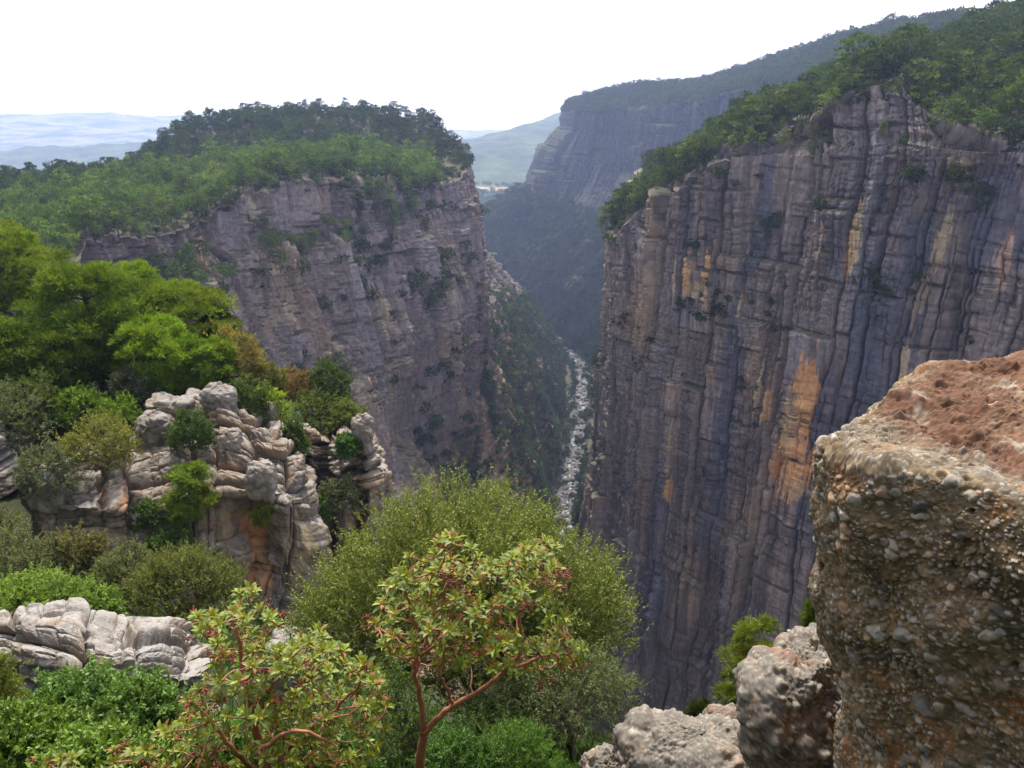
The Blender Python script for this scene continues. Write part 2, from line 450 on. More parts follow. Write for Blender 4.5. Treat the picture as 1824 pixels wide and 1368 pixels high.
# ------------------------------------------------------------------ the mesa on the far side of the gorge
OUT = V3(.88, -.47, 0)
def mesa_station(back, crest, inner, rim, tf, led, mid=None, foot=None, talus=None, river=None):
    if mid is None: mid = led+OUT*17; mid[2] = -98
    if foot is None: foot = led+OUT*34; foot[2] = -150
    if talus is None: talus = foot+OUT*45; talus[2] = -208
    if river is None: river = foot+OUT*110; river[2] = -299
    if back is None: back = crest+V3(-90, 170, -55)
    return [back, crest, inner, rim, tf, led, mid, foot, talus, river]
ms = [
 mesa_station(None, W(-500, 345, 360), W(-500, 415, 280), W(-500, 520, 150), W(-500, 560, 148), W(-500, 580, 146)),
 mesa_station(None, W(-100, 335, 380), W(-100, 390, 300), W(-100, 505, 175), W(-100, 550, 173), W(-100, 570, 170)),
 mesa_station(None, W(30, 330, 420), W(60, 372, 320), W(100, 478, 205), W(110, 535, 203), W(112, 560, 200)),
 mesa_station(None, W(140, 326, 450), W(160, 352, 335), W(195, 420, 243), W(200, 488, 241), W(205, 515, 238)),
 mesa_station(None, W(258, 296, 480), W(260, 332, 372), W(290, 412, 262), W(292, 470, 260), W(300, 500, 255)),
 mesa_station(None, W(312, 246, 500), W(350, 318, 392), W(358, 390, 279), W(366, 462, 276), W(374, 490, 270)),
 mesa_station(None, W(430, 217, 520), W(440, 303, 412), W(440, 347, 304), W(450, 420, 301), W(460, 450, 291)),
 mesa_station(None, W(550, 207, 545), W(550, 292, 432), W(550, 320, 331), W(560, 412, 328), W(566, 440, 316)),
 mesa_station(None, W(650, 207, 560), W(650, 292, 452), W(660, 322, 356), W(662, 392, 353), W(666, 418, 343),
              foot=W(704, 785, 324), talus=V3(-8, 372, -212), river=V3(22, 440, -299)),
 mesa_station(None, W(730, 212, 560), W(730, 297, 462), W(745, 338, 386), W(746, 372, 384), W(748, 392, 377),
              foot=W(772, 750, 355), talus=V3(2, 412, -210), river=V3(25, 480, -299)),
 mesa_station(None, W(782, 228, 560), W(790, 285, 482), W(800, 328, 420), W(801, 346, 419), W(803, 362, 415),
              foot=W(834, 705, 392), talus=V3(8, 455, -212), river=V3(27, 520, -299)),
 mesa_station(None, W(800, 245, 560), W(816, 272, 502), W(838, 306, 460), W(844, 332, 458), W(850, 352, 456),
              mid=W(858, 470, 464), foot=V3(-15, 478, -150), talus=V3(6, 512, -215), river=V3(30, 565, -299)),
 mesa_station(V3(-150, 660, -60), V3(-82, 605, -14), V3(-62, 585, -25), V3(-50, 565, -42), V3(-48, 566, -54), V3(-45, 567, -62),
              mid=V3(-36, 580, -105), foot=V3(-14, 602, -146), talus=V3(12, 615, -215), river=V3(40, 632, -299)),
 mesa_station(V3(-200, 800, -80), V3(-140, 740, -40), V3(-110, 730, -42), V3(-92, 722, -47), V3(-88, 722, -58), V3(-84, 722, -66),
              mid=V3(-40, 760, -120), foot=V3(12, 800, -185), talus=V3(36, 803, -240), river=V3(58, 806, -299)),
 mesa_station(V3(-260, 960, -140), V3(-200, 920, -90), V3(-170, 910, -80), V3(-150, 905, -85), V3(-146, 905, -95), V3(-140, 905, -105),
              mid=V3(-50, 950, -200), foot=V3(50, 1000, -285), talus=V3(58, 1003, -291), river=V3(66, 1006, -299)),
]
mesa_useg = [20, 24, 44, 66, 54, 54, 100, 104, 100, 100, 110, 100, 70, 40, 30]
mesa_vseg = [6, 26, 30, 76, 26, 160, 150, 70, 70]

def mesa_col(s, z, Ia, Ib, P, k):
    C = cliff_colour(s, z, 100, (.225, .178, .172), (.29, .215, .16), (.18, .168, .19), (.085, .075, .08), (.40, .38, .36), Ia, Ib, .8)
    fm = (k > 3) & (k < 7.2)
    for (px, py, w, h, c) in [(372, 450, 3.2, 7, (.46, .33, .17)), (385, 430, 5, 4, (.42, .33, .22)), (690, 560, 3, 10, (.36, .28, .2)), (600, 620, 4, 8, (.34, .27, .2)),
                              (455, 375, 3, 5, (.40, .33, .25)), (500, 480, 5, 3, (.38, .3, .22)), (640, 700, 6, 12, (.33, .26, .2)), (520, 560, 8, 6, (.34, .27, .21))]:
        C = stain(C, s, z, near_sz(P, s, px, py, fm), w, h, c, int(px), .9)
    return C
mesa, QM, kM, sM, PM = build_sheet('mesa', ms, mesa_useg, mesa_vseg, 3, 100, (3, 7), MAT_MESA, mesa_col, sc=1.4, tone=1.35, plate_rock=lambda P: ss(745, 800, proj(P)[0])*.9, plate_col=(.05, .05, .028), talus_col=(.15, .115, .085),
                                   talus_k=(7, 9), talus_amp=4.0, rim_rag=1.6)
mesa['kind'] = 'structure'; mesa['label'] = 'forested mesa with grey brown cliffs on the left side of the gorge'

# ------------------------------------------------------------------ the sheer cliff on the right
OUR = V3(-.79, -.61, 0)
def cs(top, smid, tt, tf, rim, mid=None, foot=None, back=None):
    if mid is None: mid = rim+OUR*7; mid[2] = -150
    if foot is None: foot = rim+OUR*18; foot[2] = -303
    if back is None: back = top+V3(50, 120, -45)
    return [back, top, smid, tt, tf, rim, mid, foot]
rs = [
 cs(V3(230, 850, -30), V3(190, 840, -35), V3(160, 830, -45), V3(150, 825, -48), V3(140, 820, -52), V3(120, 815, -180), V3(100, 810, -303)),
 cs(V3(150, 560, -28), V3(110, 540, -36), V3(82, 528, -43), V3(76, 524, -47), V3(70, 520, -50), V3(62, 518, -170), V3(52, 515, -303)),
 cs(V3(112, 425, -22), V3(80, 400, -32), V3(58, 380, -42), V3(53, 374, -45), V3(52, 370, -48), V3(48, 374, -170), V3(42, 412, -303)),
 cs(W(1185, 345, 345), W(1135, 385, 308), W(1100, 404, 297), W(1094, 410, 295), W(1092, 417, 292), W(1030, 890, 324), V3(16, 356, -303)),
 cs(W(1255, 288, 335), W(1195, 335, 302), W(1162, 350, 286), W(1155, 358, 281), W(1150, 365, 277)),
 cs(W(1310, 245, 328), W(1243, 305, 290), W(1206, 324, 270), W(1202, 330, 266), W(1200, 338, 263)),
 cs(W(1362, 215, 322), W(1302, 268, 280), W(1266, 277, 257), W(1263, 284, 254), W(1262, 291, 251)),
 cs(W(1415, 208, 320), W(1377, 232, 270), W(1362, 258, 246), W(1360, 266, 242), W(1360, 273, 238)),
 cs(W(1475, 188, 322), W(1442, 208, 262), W(1432, 222, 236), W(1418, 265, 231), W(1420, 274, 228)),
 cs(W(1548, 160, 332), W(1500, 172, 262), W(1490, 185, 224), W(1490, 245, 219), W(1490, 259, 216)),
 cs(W(1625, 125, 342), W(1597, 145, 255), W(1588, 158, 215), W(1590, 242, 209), W(1590, 254, 206)),
 cs(W(1692, 95, 360), W(1680, 165, 250), W(1652, 205, 206), W(1660, 248, 201), W(1660, 260, 198)),
 cs(W(1772, 62, 372), W(1762, 175, 245), W(1742, 248, 199), W(1740, 258, 193), W(1740, 267, 190)),
 cs(W(1862, 38, 382), W(1852, 165, 240), W(1830, 250, 190), W(1830, 258, 185), W(1830, 265, 182)),
 cs(W(2100, 10, 382), W(2050, 155, 230), W(2005, 248, 176), W(2002, 255, 173), W(2000, 263, 170)),
 cs(W(2500, -40, 350), W(2480, 140, 220), W(2405, 248, 156), W(2402, 255, 153), W(2400, 263, 150)),
]
right_useg = [14, 60, 90, 110, 86, 86, 86, 126, 80, 92, 120, 92, 106, 106, 70, 24]
right_vseg = [5, 26, 30, 50, 10, 500, 250]
def right_col(s, z, Ia, Ib, P, k):
    C = cliff_colour(s, z, 300, (.205, .166, .155), (.275, .20, .14), (.15, .146, .168), (.045, .042, .05), (.40, .39, .40), Ia, Ib, 1.0)
    fm = (k > 5)
    S = s2(s, z)
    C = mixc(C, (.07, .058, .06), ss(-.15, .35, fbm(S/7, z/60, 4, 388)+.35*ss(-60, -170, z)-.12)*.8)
    # broad dark water runs
    for (px, py, w, h) in [(1445, 830, 5, 26), (1590, 560, 5, 40), (1770, 400, 8, 16), (1345, 380, 3, 22), (1530, 640, 5, 40), (1280, 760, 5, 50), (1160, 980, 6, 40)]:
        C = stain(C, s, z, near_sz(P, s, px, py, fm), w, h, (.075, .08, .115), int(px*3), .75)
    och = (.55, .33, .14); pal = (.50, .38, .22); org = (.50, .26, .11)
    for (px, py, w, h, c, kk) in [(1432, 705, 3.0, 15, org, 1), (1415, 740, 2.5, 10, och, .8), (1398, 830, 6.8, 11, org, 1), (1390, 780, 3, 12, (.42, .28, .15), .8), (1415, 870, 5, 4, (.44, .28, .16), .8),
                                  (1251, 490, 1.9, 7, och, 1), (1215, 492, 2.4, 8, och, .9), (1228, 520, 4, 3.5, pal, .7), (1196, 500, 1.5, 7, pal, .7), (1310, 545, 1.2, 6, pal, .6),
                                  (1524, 420, 1.8, 10, pal, .95), (1512, 445, 1.0, 7, och, .7), (1453, 430, 1.2, 6, pal, .7), (1660, 440, 1.5, 9, pal, .6), (1772, 470, 2., 7, (.44, .28, .2), .7),
                                  (1358, 720, 1.4, 8, och, .7), (1345, 690, 1.0, 8, pal, .6), (1180, 880, 1.6, 6, och, .8), (1186, 800, 1.2, 10, pal, .5), (1592, 660, 1.2, 7, pal, .6),
                                  (1130, 600, 1.5, 14, pal, .45), (1250, 545, 3, 5, pal, .5), (1404, 735, 1.4, 7, pal, .8), (1690, 300, 3, 3, pal, .4), (1620, 530, 2, 7, pal, .35)]:
        C = stain(C, s, z, near_sz(P, s, px, py, fm), w, h, c, int(px*7+py), kk)
    return C
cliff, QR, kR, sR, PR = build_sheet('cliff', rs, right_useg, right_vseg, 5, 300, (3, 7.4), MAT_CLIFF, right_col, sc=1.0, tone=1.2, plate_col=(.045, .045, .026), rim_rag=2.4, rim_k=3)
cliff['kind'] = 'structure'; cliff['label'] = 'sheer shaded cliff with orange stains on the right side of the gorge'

# ------------------------------------------------------------------ the blue cliff farther down the gorge
def bs_(sky, rim, f1, f2, foot, talus, floor, back=None):
    if back is None: back = sky+V3(60, 220, -60)
    return [back, sky, rim, f1, f2, foot, talus, floor]
bst = [
 bs_(W(1120, 185, 1620), W(1080, 205, 1590), W(1060, 235, 1590), W(1030, 285, 1590), W(990, 350, 1590), W(900, 412, 1590), W(850, 440, 1590)),
 bs_(W(1044, 172, 1290), W(1023, 200, 1255), W(1018, 228, 1250), W(982, 272, 1246), W(957, 338, 1240), W(864, 402, 1250), W(820, 445, 1260)),
 bs_(W(1120, 155, 1262), W(1095, 195, 1185), W(1090, 240, 1182), W(1075, 300, 1175), W(1045, 362, 1160), W(940, 480, 1130), W(890, 560, 1110)),
 bs_(W(1240, 147, 1200), W(1200, 188, 1085), W(1195, 240, 1082), W(1185, 310, 1078), W(1140, 390, 1065), W(1030, 520, 1040), W(980, 615, 1030)),
 bs_(W(1370, 108, 1100), W(1330, 162, 960), W(1325, 240, 957), W(1310, 330, 952), W(1260, 420, 940), W(1120, 560, 930), W(1052, 668, 930)),
 bs_(W(1480, 72, 1000), W(1450, 150, 820), W(1445, 240, 815), W(1440, 350, 812), W(1400, 450, 800), W(1250, 600, 800), W(1130, 740, 810)),
 bs_(W(1600, 42, 850), W(1600, 130, 680), W(1600, 240, 676), W(1600, 350, 672), W(1580, 470, 660), W(1400, 600, 680), W(1250, 780, 700)),
 bs_(W(1720, 25, 720), W(1740, 120, 570), W(1740, 240, 566), W(1740, 350, 562), W(1720, 470, 556), W(1600, 600, 580), W(1400, 800, 600)),
]
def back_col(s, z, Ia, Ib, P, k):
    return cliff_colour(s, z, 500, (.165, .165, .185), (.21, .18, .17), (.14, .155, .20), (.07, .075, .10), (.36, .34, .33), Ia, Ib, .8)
def back_disp(s, z, seed, sc):
    S = s2(s, z)
    Sw = S+5*fbm(S/40, z/60, 2, seed+1)
    da, Ia, _ = bricks(Sw, z, seed+2, 42, 150, 6, 4, 2, 3, 3, 4)
    db, Ib, _ = bricks(Sw, z, seed+5, 15, 55, 3.4, 3, 1.5, 2, 2, 2)
    dc, Ic, _ = bricks(Sw, z, seed+8, 6, 14, 1.6, 1.4, 1, 1, 1, 1)
    return fbm(S/120, z/300, 3, seed+9)*14+da+db+dc+fbm(S/5, z/20, 3, seed+12)*2+np.sign(fbm(S/200, z/14, 2, seed+13))*.3, Ia, Ib
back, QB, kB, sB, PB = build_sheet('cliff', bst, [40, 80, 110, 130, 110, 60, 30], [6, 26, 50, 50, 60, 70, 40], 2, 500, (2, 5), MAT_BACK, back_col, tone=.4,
                                   talus_k=(5, 7.4), talus_amp=7, rim_rag=3, rim_k=2, disp_fn=back_disp, talus_col=(.05, .055, .045), plate_col=(.06, .07, .04))  # talus colour darkened to stand in for the cliff's shadow on it
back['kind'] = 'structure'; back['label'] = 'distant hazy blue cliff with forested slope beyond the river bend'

# ------------------------------------------------------------------ far plain, hills and valley floor
def far_height(x, y):
    z = -208+6*fbm(x/400, y/400, 3, 700)
    g = lambda cx, cy, sx, sy: np.exp(-((x-cx)/sx)**2-((y-cy)/sy)**2)
    z = z+300*g(950, 4400, 720, 900)+150*g(330, 3500, 420, 600)+70*g(-100, 3000, 300, 400)
    z = z+140*g(-3200, 6300, 1000, 500)+150*g(-2300, 7100, 1000, 500)+470*g(1800, 6400, 520, 600)+200*g(-4700, 5600, 1100, 700)
    z = z+70*g(-2200, 5400, 1300, 450)+60*g(-1500, 3300, 700, 350)
    far = ss(1500, 3200, y)
    z = z+far*(26*fbm(x/260, y/260, 4, 710)+9*fbm(x/70, y/70, 3, 711))
    fld = np.exp(-((x+70)/85)**2-((y-2130)/70)**2)
    z = z*(1-.0*fld)
    return z, fld
nx, ny = 900, 620
ay = 1180*(7700/1180)**np.linspace(0, 1, ny)
ax = np.linspace(-1.25, 1.0, nx)
FX = ax[:, None]*ay[None]; FY = np.ones_like(FX)*ay[None]
fz, fld = far_height(FX, FY)
lump = fbm(FX/16, FY/16, 3, 720)*3.2+fbm(FX/7, FY/7, 2, 721)*1.6
nofor = ss(.3, .6, fld)
fz2 = fz+lump*(1-nofor)
FC = np.ones(FX.shape+(3,), np.float32)*np.array([.05, .075, .03], np.float32)
FC = mixc(FC, (.09, .12, .04), ss(-.1, .4, fbm(FX/120, FY/120, 3, 725)))
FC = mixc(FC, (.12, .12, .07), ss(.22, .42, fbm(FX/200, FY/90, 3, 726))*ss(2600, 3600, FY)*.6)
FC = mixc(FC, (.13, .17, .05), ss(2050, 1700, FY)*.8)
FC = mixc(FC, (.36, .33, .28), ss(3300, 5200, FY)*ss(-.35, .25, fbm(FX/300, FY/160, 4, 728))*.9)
FC = mixc(FC, (.34, .27, .17), nofor)
FC *= (1+.5*fbm(FX/9, FY/9, 2, 727))[..., None]
MAT_FAR = rock_mat('far_ground', detail=14, bump=3.0, spread=.4)
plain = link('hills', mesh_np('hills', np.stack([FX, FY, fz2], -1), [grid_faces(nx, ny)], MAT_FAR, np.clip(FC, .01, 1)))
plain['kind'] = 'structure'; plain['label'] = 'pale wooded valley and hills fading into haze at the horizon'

# gorge floor
gx = np.linspace(-420, 500, 120); gy = np.linspace(-160, 1330, 150)
GX, GY = np.meshgrid(gx, gy, indexing='ij')
GZ = -303+fbm(GX/20, GY/20, 3, 730)*1.5
gf = link('gorge_floor', mesh_np('gorge_floor', np.stack([GX, GY, GZ], -1), [grid_faces(120, 150)], MAT_MESA, np.ones(GX.shape+(3,))*np.array([.05, .048, .04])))
gf['kind'] = 'structure'; gf['label'] = 'stony floor at the bottom of the gorge'

# river bed, water and boulders
rc = np.array([(16, 380), (27, 450), (39, 520), (45, 575), (54, 640), (65, 720), (74, 800), (82, 880), (83, 930), (72, 985), (62, 1030), (40, 1080)], float)
rcz = herm(np.c_[rc, np.zeros(len(rc))], [40]*(len(rc)-1))[:, :2]
rcz[:, 0] += 9*fbm(np.arange(len(rcz))/16., np.zeros(len(rcz)), 2, 748)
tn = np.gradient(rcz, axis=0); tn /= np.linalg.norm(tn, axis=1, keepdims=True); nr = np.c_[tn[:, 1], -tn[:, 0]]
hw = 5.5+3.5*fbm(np.arange(len(rcz))/22., np.zeros(len(rcz)), 2, 741)
vv = np.linspace(-1, 1, 41)
BP = rcz[:, None]+nr[:, None]*(vv[None, :, None]*hw[:, None, None])
bz = -299.5+1.6*np.abs(vv)[None]**3+fbm(BP[..., 0]/3, BP[..., 1]/3, 3, 742)*.9+fbm(BP[..., 0]/12, BP[..., 1]/12, 2, 743)*1.2
MAT_BED = rock_mat('river_stone', detail=2.0, bump=.4, spread=.35)
bc = np.ones(BP.shape[:2]+(3,))*np.array([.13, .125, .13]); bc = bc*(1+.35*fbm(BP[..., 0]/5, BP[..., 1]/5, 3, 744))[..., None]
bed = link('river_bed', mesh_np('river_bed', np.concatenate([BP, bz[..., None]], -1), [grid_faces(*BP.shape[:2])], MAT_BED, np.clip(bc, .05, .8)))
bed['kind'] = 'structure'; bed['label'] = 'pale boulder strewn bed of the river far below'
m, nt, N_ = newmat('river_water'); o_ = N_('ShaderNodeOutputMaterial'); b_ = N_('ShaderNodeBsdfPrincipled')
b_.inputs['Base Color'].default_value = (.30, .34, .34, 1); b_.inputs['Roughness'].default_value = .18
w_ = N_('ShaderNodeTexNoise'); w_.inputs['Scale'].default_value = .5; w_.inputs['Detail'].default_value = 4
t_ = N_('ShaderNodeTexCoord'); nt.links.new(t_.outputs['Object'], w_.inputs['Vector'])
bb = N_('ShaderNodeBump'); bb.inputs['Distance'].default_value = .3; nt.links.new(w_.outputs['Fac'], bb.inputs['Height']); nt.links.new(bb.outputs['Normal'], b_.inputs['Normal'])
rmp = N_('ShaderNodeMapRange'); rmp.inputs['From Min'].default_value = .52; rmp.inputs['From Max'].default_value = .62; nt.links.new(w_.outputs['Fac'], rmp.inputs['Value'])
mxx = N_('ShaderNodeMix', data_type='RGBA'); mxx.inputs[6].default_value = (.25, .29, .29, 1); mxx.inputs[7].default_value = (.55, .56, .56, 1)
nt.links.new(rmp.outputs['Result'], mxx.inputs[0]); nt.links.new(mxx.outputs[2], b_.inputs['Base Color']); nt.links.new(b_.outputs[0], o_.inputs['Surface'])
MAT_WATER = m
wv = np.linspace(-1, 1, 9); whw = hw*.42; off = 7*fbm(np.arange(len(rcz))/40., np.ones(len(rcz))*3, 2, 745)
WP = rcz[:, None]+nr[:, None]*(wv[None, :, None]*whw[:, None, None]+off[:, None, None])
river = link('river', mesh_np('river', np.concatenate([WP, np.full(WP.shape[:2]+(1,), -299.35)], -1), [grid_faces(*WP.shape[:2])], MAT_WATER))
river['kind'] = 'structure'; river['label'] = 'thin white river at the bottom of the gorge'

def blob_rock(nu, nv, seed, amp=.35, box=.5):
    """rounded, slightly boxy stone of unit radius -> V,F"""
    th = np.linspace(0, 2*PI, nu, endpoint=False)[:, None]; ph = np.linspace(0.02, PI-.02, nv)[None]
    d = np.stack([np.cos(th)*np.sin(ph), np.sin(th)*np.sin(ph), np.cos(ph)*np.ones_like(th)], -1)
    q = np.sign(d)*np.abs(d)**(1-.0)
    r = 1/((np.abs(q)**(2+4*box)).sum(-1)**(1/(2+4*box)))
    r = r*(1+amp*fbm3(d+seed*3.1, .9, 3, seed))
    V = d*r[..., None]
    return V, grid_faces(nu, nv, True)

rv, rf_ = blob_rock(8, 6, 1, .5)
rv = rv.reshape(-1, 3); nb = 900
ii = rng.integers(0, len(rcz), nb); oo = np.clip(rng.normal(0, .75, nb), -1.5, 1.5)
pos = rcz[ii]+nr[ii]*(oo*hw[ii])[:, None]+rng.normal(0, 1.2, (nb, 2))
sz = rng.gamma(1.6, .5, nb)+.3
ang = rng.uniform(0, 2*PI, nb); ca, sa = np.cos(ang), np.sin(ang)
sx = sz*rng.uniform(.8, 1.5, nb)
BV = np.empty((nb, len(rv), 3))
BV[..., 0] = rv[None, :, 0]*(sx*ca)[:, None]-rv[None, :, 1]*(sz*sa)[:, None]+pos[:, :1]
BV[..., 1] = rv[None, :, 0]*(sx*sa)[:, None]+rv[None, :, 1]*(sz*ca)[:, None]+pos[:, 1:]
BV[..., 2] = rv[None, :, 2]*(sz*.75)[:, None]-299.2
bcol = np.repeat(np.clip(.14+rng.normal(0, .07, nb), .05, .45), len(rv))[:, None]*np.array([1, .95, .92])
rb = link('boulders', mesh_np('boulders', BV, [(rf_[None]+np.arange(nb)[:, None, None]*len(rv)).reshape(-1, 4)], MAT_BED, bcol))
tag(rb, 'pale boulders strewn along the river at the bottom of the gorge', 'boulders', None, 'stuff')
# ================================================================== NEAR GROUND AND ROCKS
cpts = np.array([
 (0, 0, -1.75), (-3, 3, -3.4), (-.6, 4.6, -5.0), (2, 4, -4.7), (3.5, 3, -4.4), (3.5, 0, -2.0), (5.5, 2, -4.6), (-4.2, 5, -6.0), (-1.4, 8, -8.0), (0.9, 7.2, -7.3), (2.6, 6.2, -6.2),
 (-6.5, 10, -9.4), (-11, 18, -13.9), (-5, 16, -13.2), (-20, 34, -23.6), (-12, 36, -27.0), (-21, 30, -19.5), (-36, 56, -19.2), (-52, 80, -21.0), (-20, 60, -23.0), (-20, 47, -18.2),
 (-13, 48, -20.0), (-28, 44, -18.5), (-60, 40, -14), (-30, 18, -11), (-12, 3, -4.2), (-80, 90, -24), (-40, 95, -30), (-6, 26, -21), (-75, 120, -34), (-10, 44, -34), (-14, 43.5, -31), (-7, 38, -34), (-13, 54, -24), (-19, 43, -20)], float)
def tps(A, B):
    r = np.linalg.norm(A[:, None, :]-B[None], axis=-1)
    return np.where(r > 1e-9, r*r*np.log(r+1e-12), 0)
_XY = cpts[:, :2]/20; _n = len(cpts)
_M = np.zeros((_n+3, _n+3)); _M[:_n, :_n] = tps(_XY, _XY)+np.eye(_n)*.01
_M[:_n, _n] = 1; _M[:_n, _n+1:] = _XY; _M[_n, :_n] = 1; _M[_n+1:, :_n] = _XY.T
_w = np.linalg.solve(_M, np.r_[cpts[:, 2], 0, 0, 0])
edge = np.array([(9, -30), (8, 0), (6.6, 4), (4.2, 6.5), (1.6, 9), (-1.5, 14), (-5, 24), (-10, 33), (-13, 40), (-14, 50), (-16, 62), (-24, 80), (-40, 104), (-62, 135)], float)
def edge_dist(x, y):
    p = np.stack([x, y], -1); best = np.full(x.shape, 1e9); sgn = np.ones(x.shape)
    for a, b in zip(edge[:-1], edge[1:]):
        d = b-a; L2 = d@d
        t = np.clip(((p-a)@d)/L2, 0, 1)
        q = p-(a+t[..., None]*d); ds = np.linalg.norm(q, axis=-1)
        cr = d[0]*(p[..., 1]-a[1])-d[1]*(p[..., 0]-a[0])
        m = ds < best
        best = np.where(m, ds, best); sgn = np.where(m, np.where(cr < 0, 1, -1), sgn)
    return best*sgn
def gz0(x, y):
    x = np.asarray(x, float); y = np.asarray(y, float)
    q = np.stack([x, y], -1).reshape(-1, 2)/20
    z = tps(q, _XY)@_w[:_n]+_w[_n]+q@_w[_n+1:]
    return z.reshape(x.shape)
def ground_z(x, y):
    z = gz0(x, y)
    ed = edge_dist(np.asarray(x, float), np.asarray(y, float))
    return z-np.clip(ed, 0, None)*9.0
gx = np.concatenate([np.linspace(-150, -30, 90, endpoint=False), np.linspace(-30, -9, 70, endpoint=False), np.linspace(-9, 14, 130), np.linspace(16, 40, 14)])
gy = np.concatenate([np.linspace(-34, -3, 20, endpoint=False), np.linspace(-3, 14, 110, endpoint=False), np.linspace(14, 60, 110, endpoint=False), np.linspace(60, 170, 80)])
GX, GY = np.meshgrid(gx, gy, indexing='ij')
GZ = ground_z(GX, GY)
cut = ss(110, 165, GY)*60
GZ = np.maximum(GZ-cut+fbm(GX/5, GY/5, 4, 800)*.5+fbm(GX/.9, GY/.9, 3, 801)*.12, -300)
gc = np.ones(GX.shape+(3,))*np.array([.035, .038, .018])
gc = mixc(gc, (.04, .065, .015), ss(-.1, .3, fbm(GX/3, GY/3, 3, 802)))
gc = mixc(gc, (.17, .155, .14), ss(.0, .5, edge_dist(GX, GY)))
gc = mixc(gc, (.06, .05, .028), ss(.2, .5, fbm(GX/2, GY/2, 3, 803)))
MAT_GROUND = rock_mat('soil', detail=.35, bump=.05, spread=.4)
ground = link('ground', mesh_np('ground', np.stack([GX, GY, GZ], -1), [grid_faces(len(gx), len(gy))], MAT_GROUND, gc))
ground['kind'] = 'structure'; ground['label'] = 'steep scrubby ground of the viewpoint slope'

# ------------------------------------------------------------------ stacked limestone outcrops
MAT_LIME = rock_mat('limestone', detail=.7, bump=.09, spread=.4, pits=.22, rough=.95, moss=(.27, .255, .23), moss_lo=.78)
MAT_LIME_NEAR = rock_mat('limestone_near', detail=.16, bump=.03, spread=.38, pits=.05, rough=.95, moss=(.29, .28, .265), moss_lo=.78)
def pillow(s, t, seed, w, h, amp, crack, rnd=.4):
    """stacked blocks with rounded edges"""
    d, I, e = bricks(s, t, seed, w, h, amp*1.1, 0, 0, .1, .1, amp*.5)
    b = np.sqrt(ss(0, rnd*h, e))
    return d+amp*.9*(b-.7)-crack*(1-ss(0, .07*h, e)), I, e
def outcrop_thing(name, label, stations, useg, vseg, seed, scale, mat, stains=(), low_smooth=None, cols=None, flipz=True, group=None):
    st = [[W(*p) for p in row] for row in stations]
    P, k, s = loft(st, useg, vseg, 1)
    N = gnormals(P, blur=6)
    if np.sum(N*(-P), -1)[:, (k > .8)].mean() < 0: N = -N
    t = np.concatenate([np.zeros((P.shape[0], 1)), np.cumsum(np.linalg.norm(np.diff(P, axis=1), axis=-1), 1)], 1)
    S = s[:, None]*np.ones_like(t)
    Sw = S+fbm(S/(2.6*scale), t/(2.6*scale), 2, seed+1)*.35*scale; Tw = t+fbm(S/(5*scale), t/(5*scale), 2, seed+2)*.3*scale+S*.04
    zw = .95 if scale > .5 else .45
    Tw = Tw*(1.25-zw)-P[..., 2]*zw
    da, Ia, ea = pillow(Sw, Tw, seed+3, 2.5*scale, 1.35*scale, .55*scale, .35*scale, .45)
    db, Ib, eb = pillow(Sw, Tw, seed+6, 1.0*scale, .5*scale, .12*scale, .10*scale, .4)
    dl, Il, el = bricks(Sw, Tw, seed+7, 3.0*scale, 4.2*scale, .45*scale, .4*scale, .3*scale, .15*scale, .12*scale, .3*scale)
    f = fbm(S/(.5*scale), t/(.45*scale), 4, seed+9)*.11*scale+fbm(S/(.12*scale), t/(.12*scale), 2, seed+11)*.03*scale+fbm(S/(3*scale), t/(3*scale), 2, seed+10)*.5*scale
    w = np.ones_like(t) if low_smooth is None else 1-ss(low_smooth-.5, low_smooth+.4, k)[None]*.9*ss(-.6, .2, fbm(S/(6*scale), t/(6*scale), 2, seed+12))
    D = da*w+db*w*.9+dl*(1-w)+f
    D = D*ss(-.1, .5, k)[None]
    Q = P+N*D[..., None]
    c0, cw_, cd, cp = cols or ((.165, .135, .105), (.225, .16, .105), (.06, .054, .05), (.28, .26, .235))
    C = np.ones(t.shape+(3,), np.float32)*np.array(c0, np.float32)
    C = mixc(C, cw_, ss(-.2, .4, fbm(S/(4*scale), t/(4*scale), 3, seed+20)+(Ia-.5)*.6))
    C = mixc(C, cd, ss(.05, .45, fbm(S/(1.6*scale), t/(4*scale), 4, seed+21))*.7)
    C = mixc(C, cp, ss(.08, .4, fbm(S/(1.1*scale), t/(.9*scale), 4, seed+22))*.85)
    C *= (1+.3*(Ib-.5))[..., None]
    X, Y_, _ = proj(P)
    for (px, py, w_, h_, c, kk) in stains:
        d = (X-px)**2+(Y_-py)**2; i, j = np.unravel_index(np.argmin(d), d.shape)
        u = (S-S[i, j])/w_; v = (t-t[i, j])/h_
        n = fbm(S/(.8*scale), t/(1.6*scale), 3, seed+int(px))*.8
        C = mixc(C, c, ss(1.1, .5, np.sqrt(u*u+v*v)+n)*kk)
    o = link(name, mesh_np(name, Q, [grid_faces(*Q.shape[:2])], mat, np.clip(C, .01, .8), smooth=False))
    tag(o, label, 'rock outcrop', group)
    return o, Q
or_ = (.44, .21, .09); pa = (.56, .44, .26)
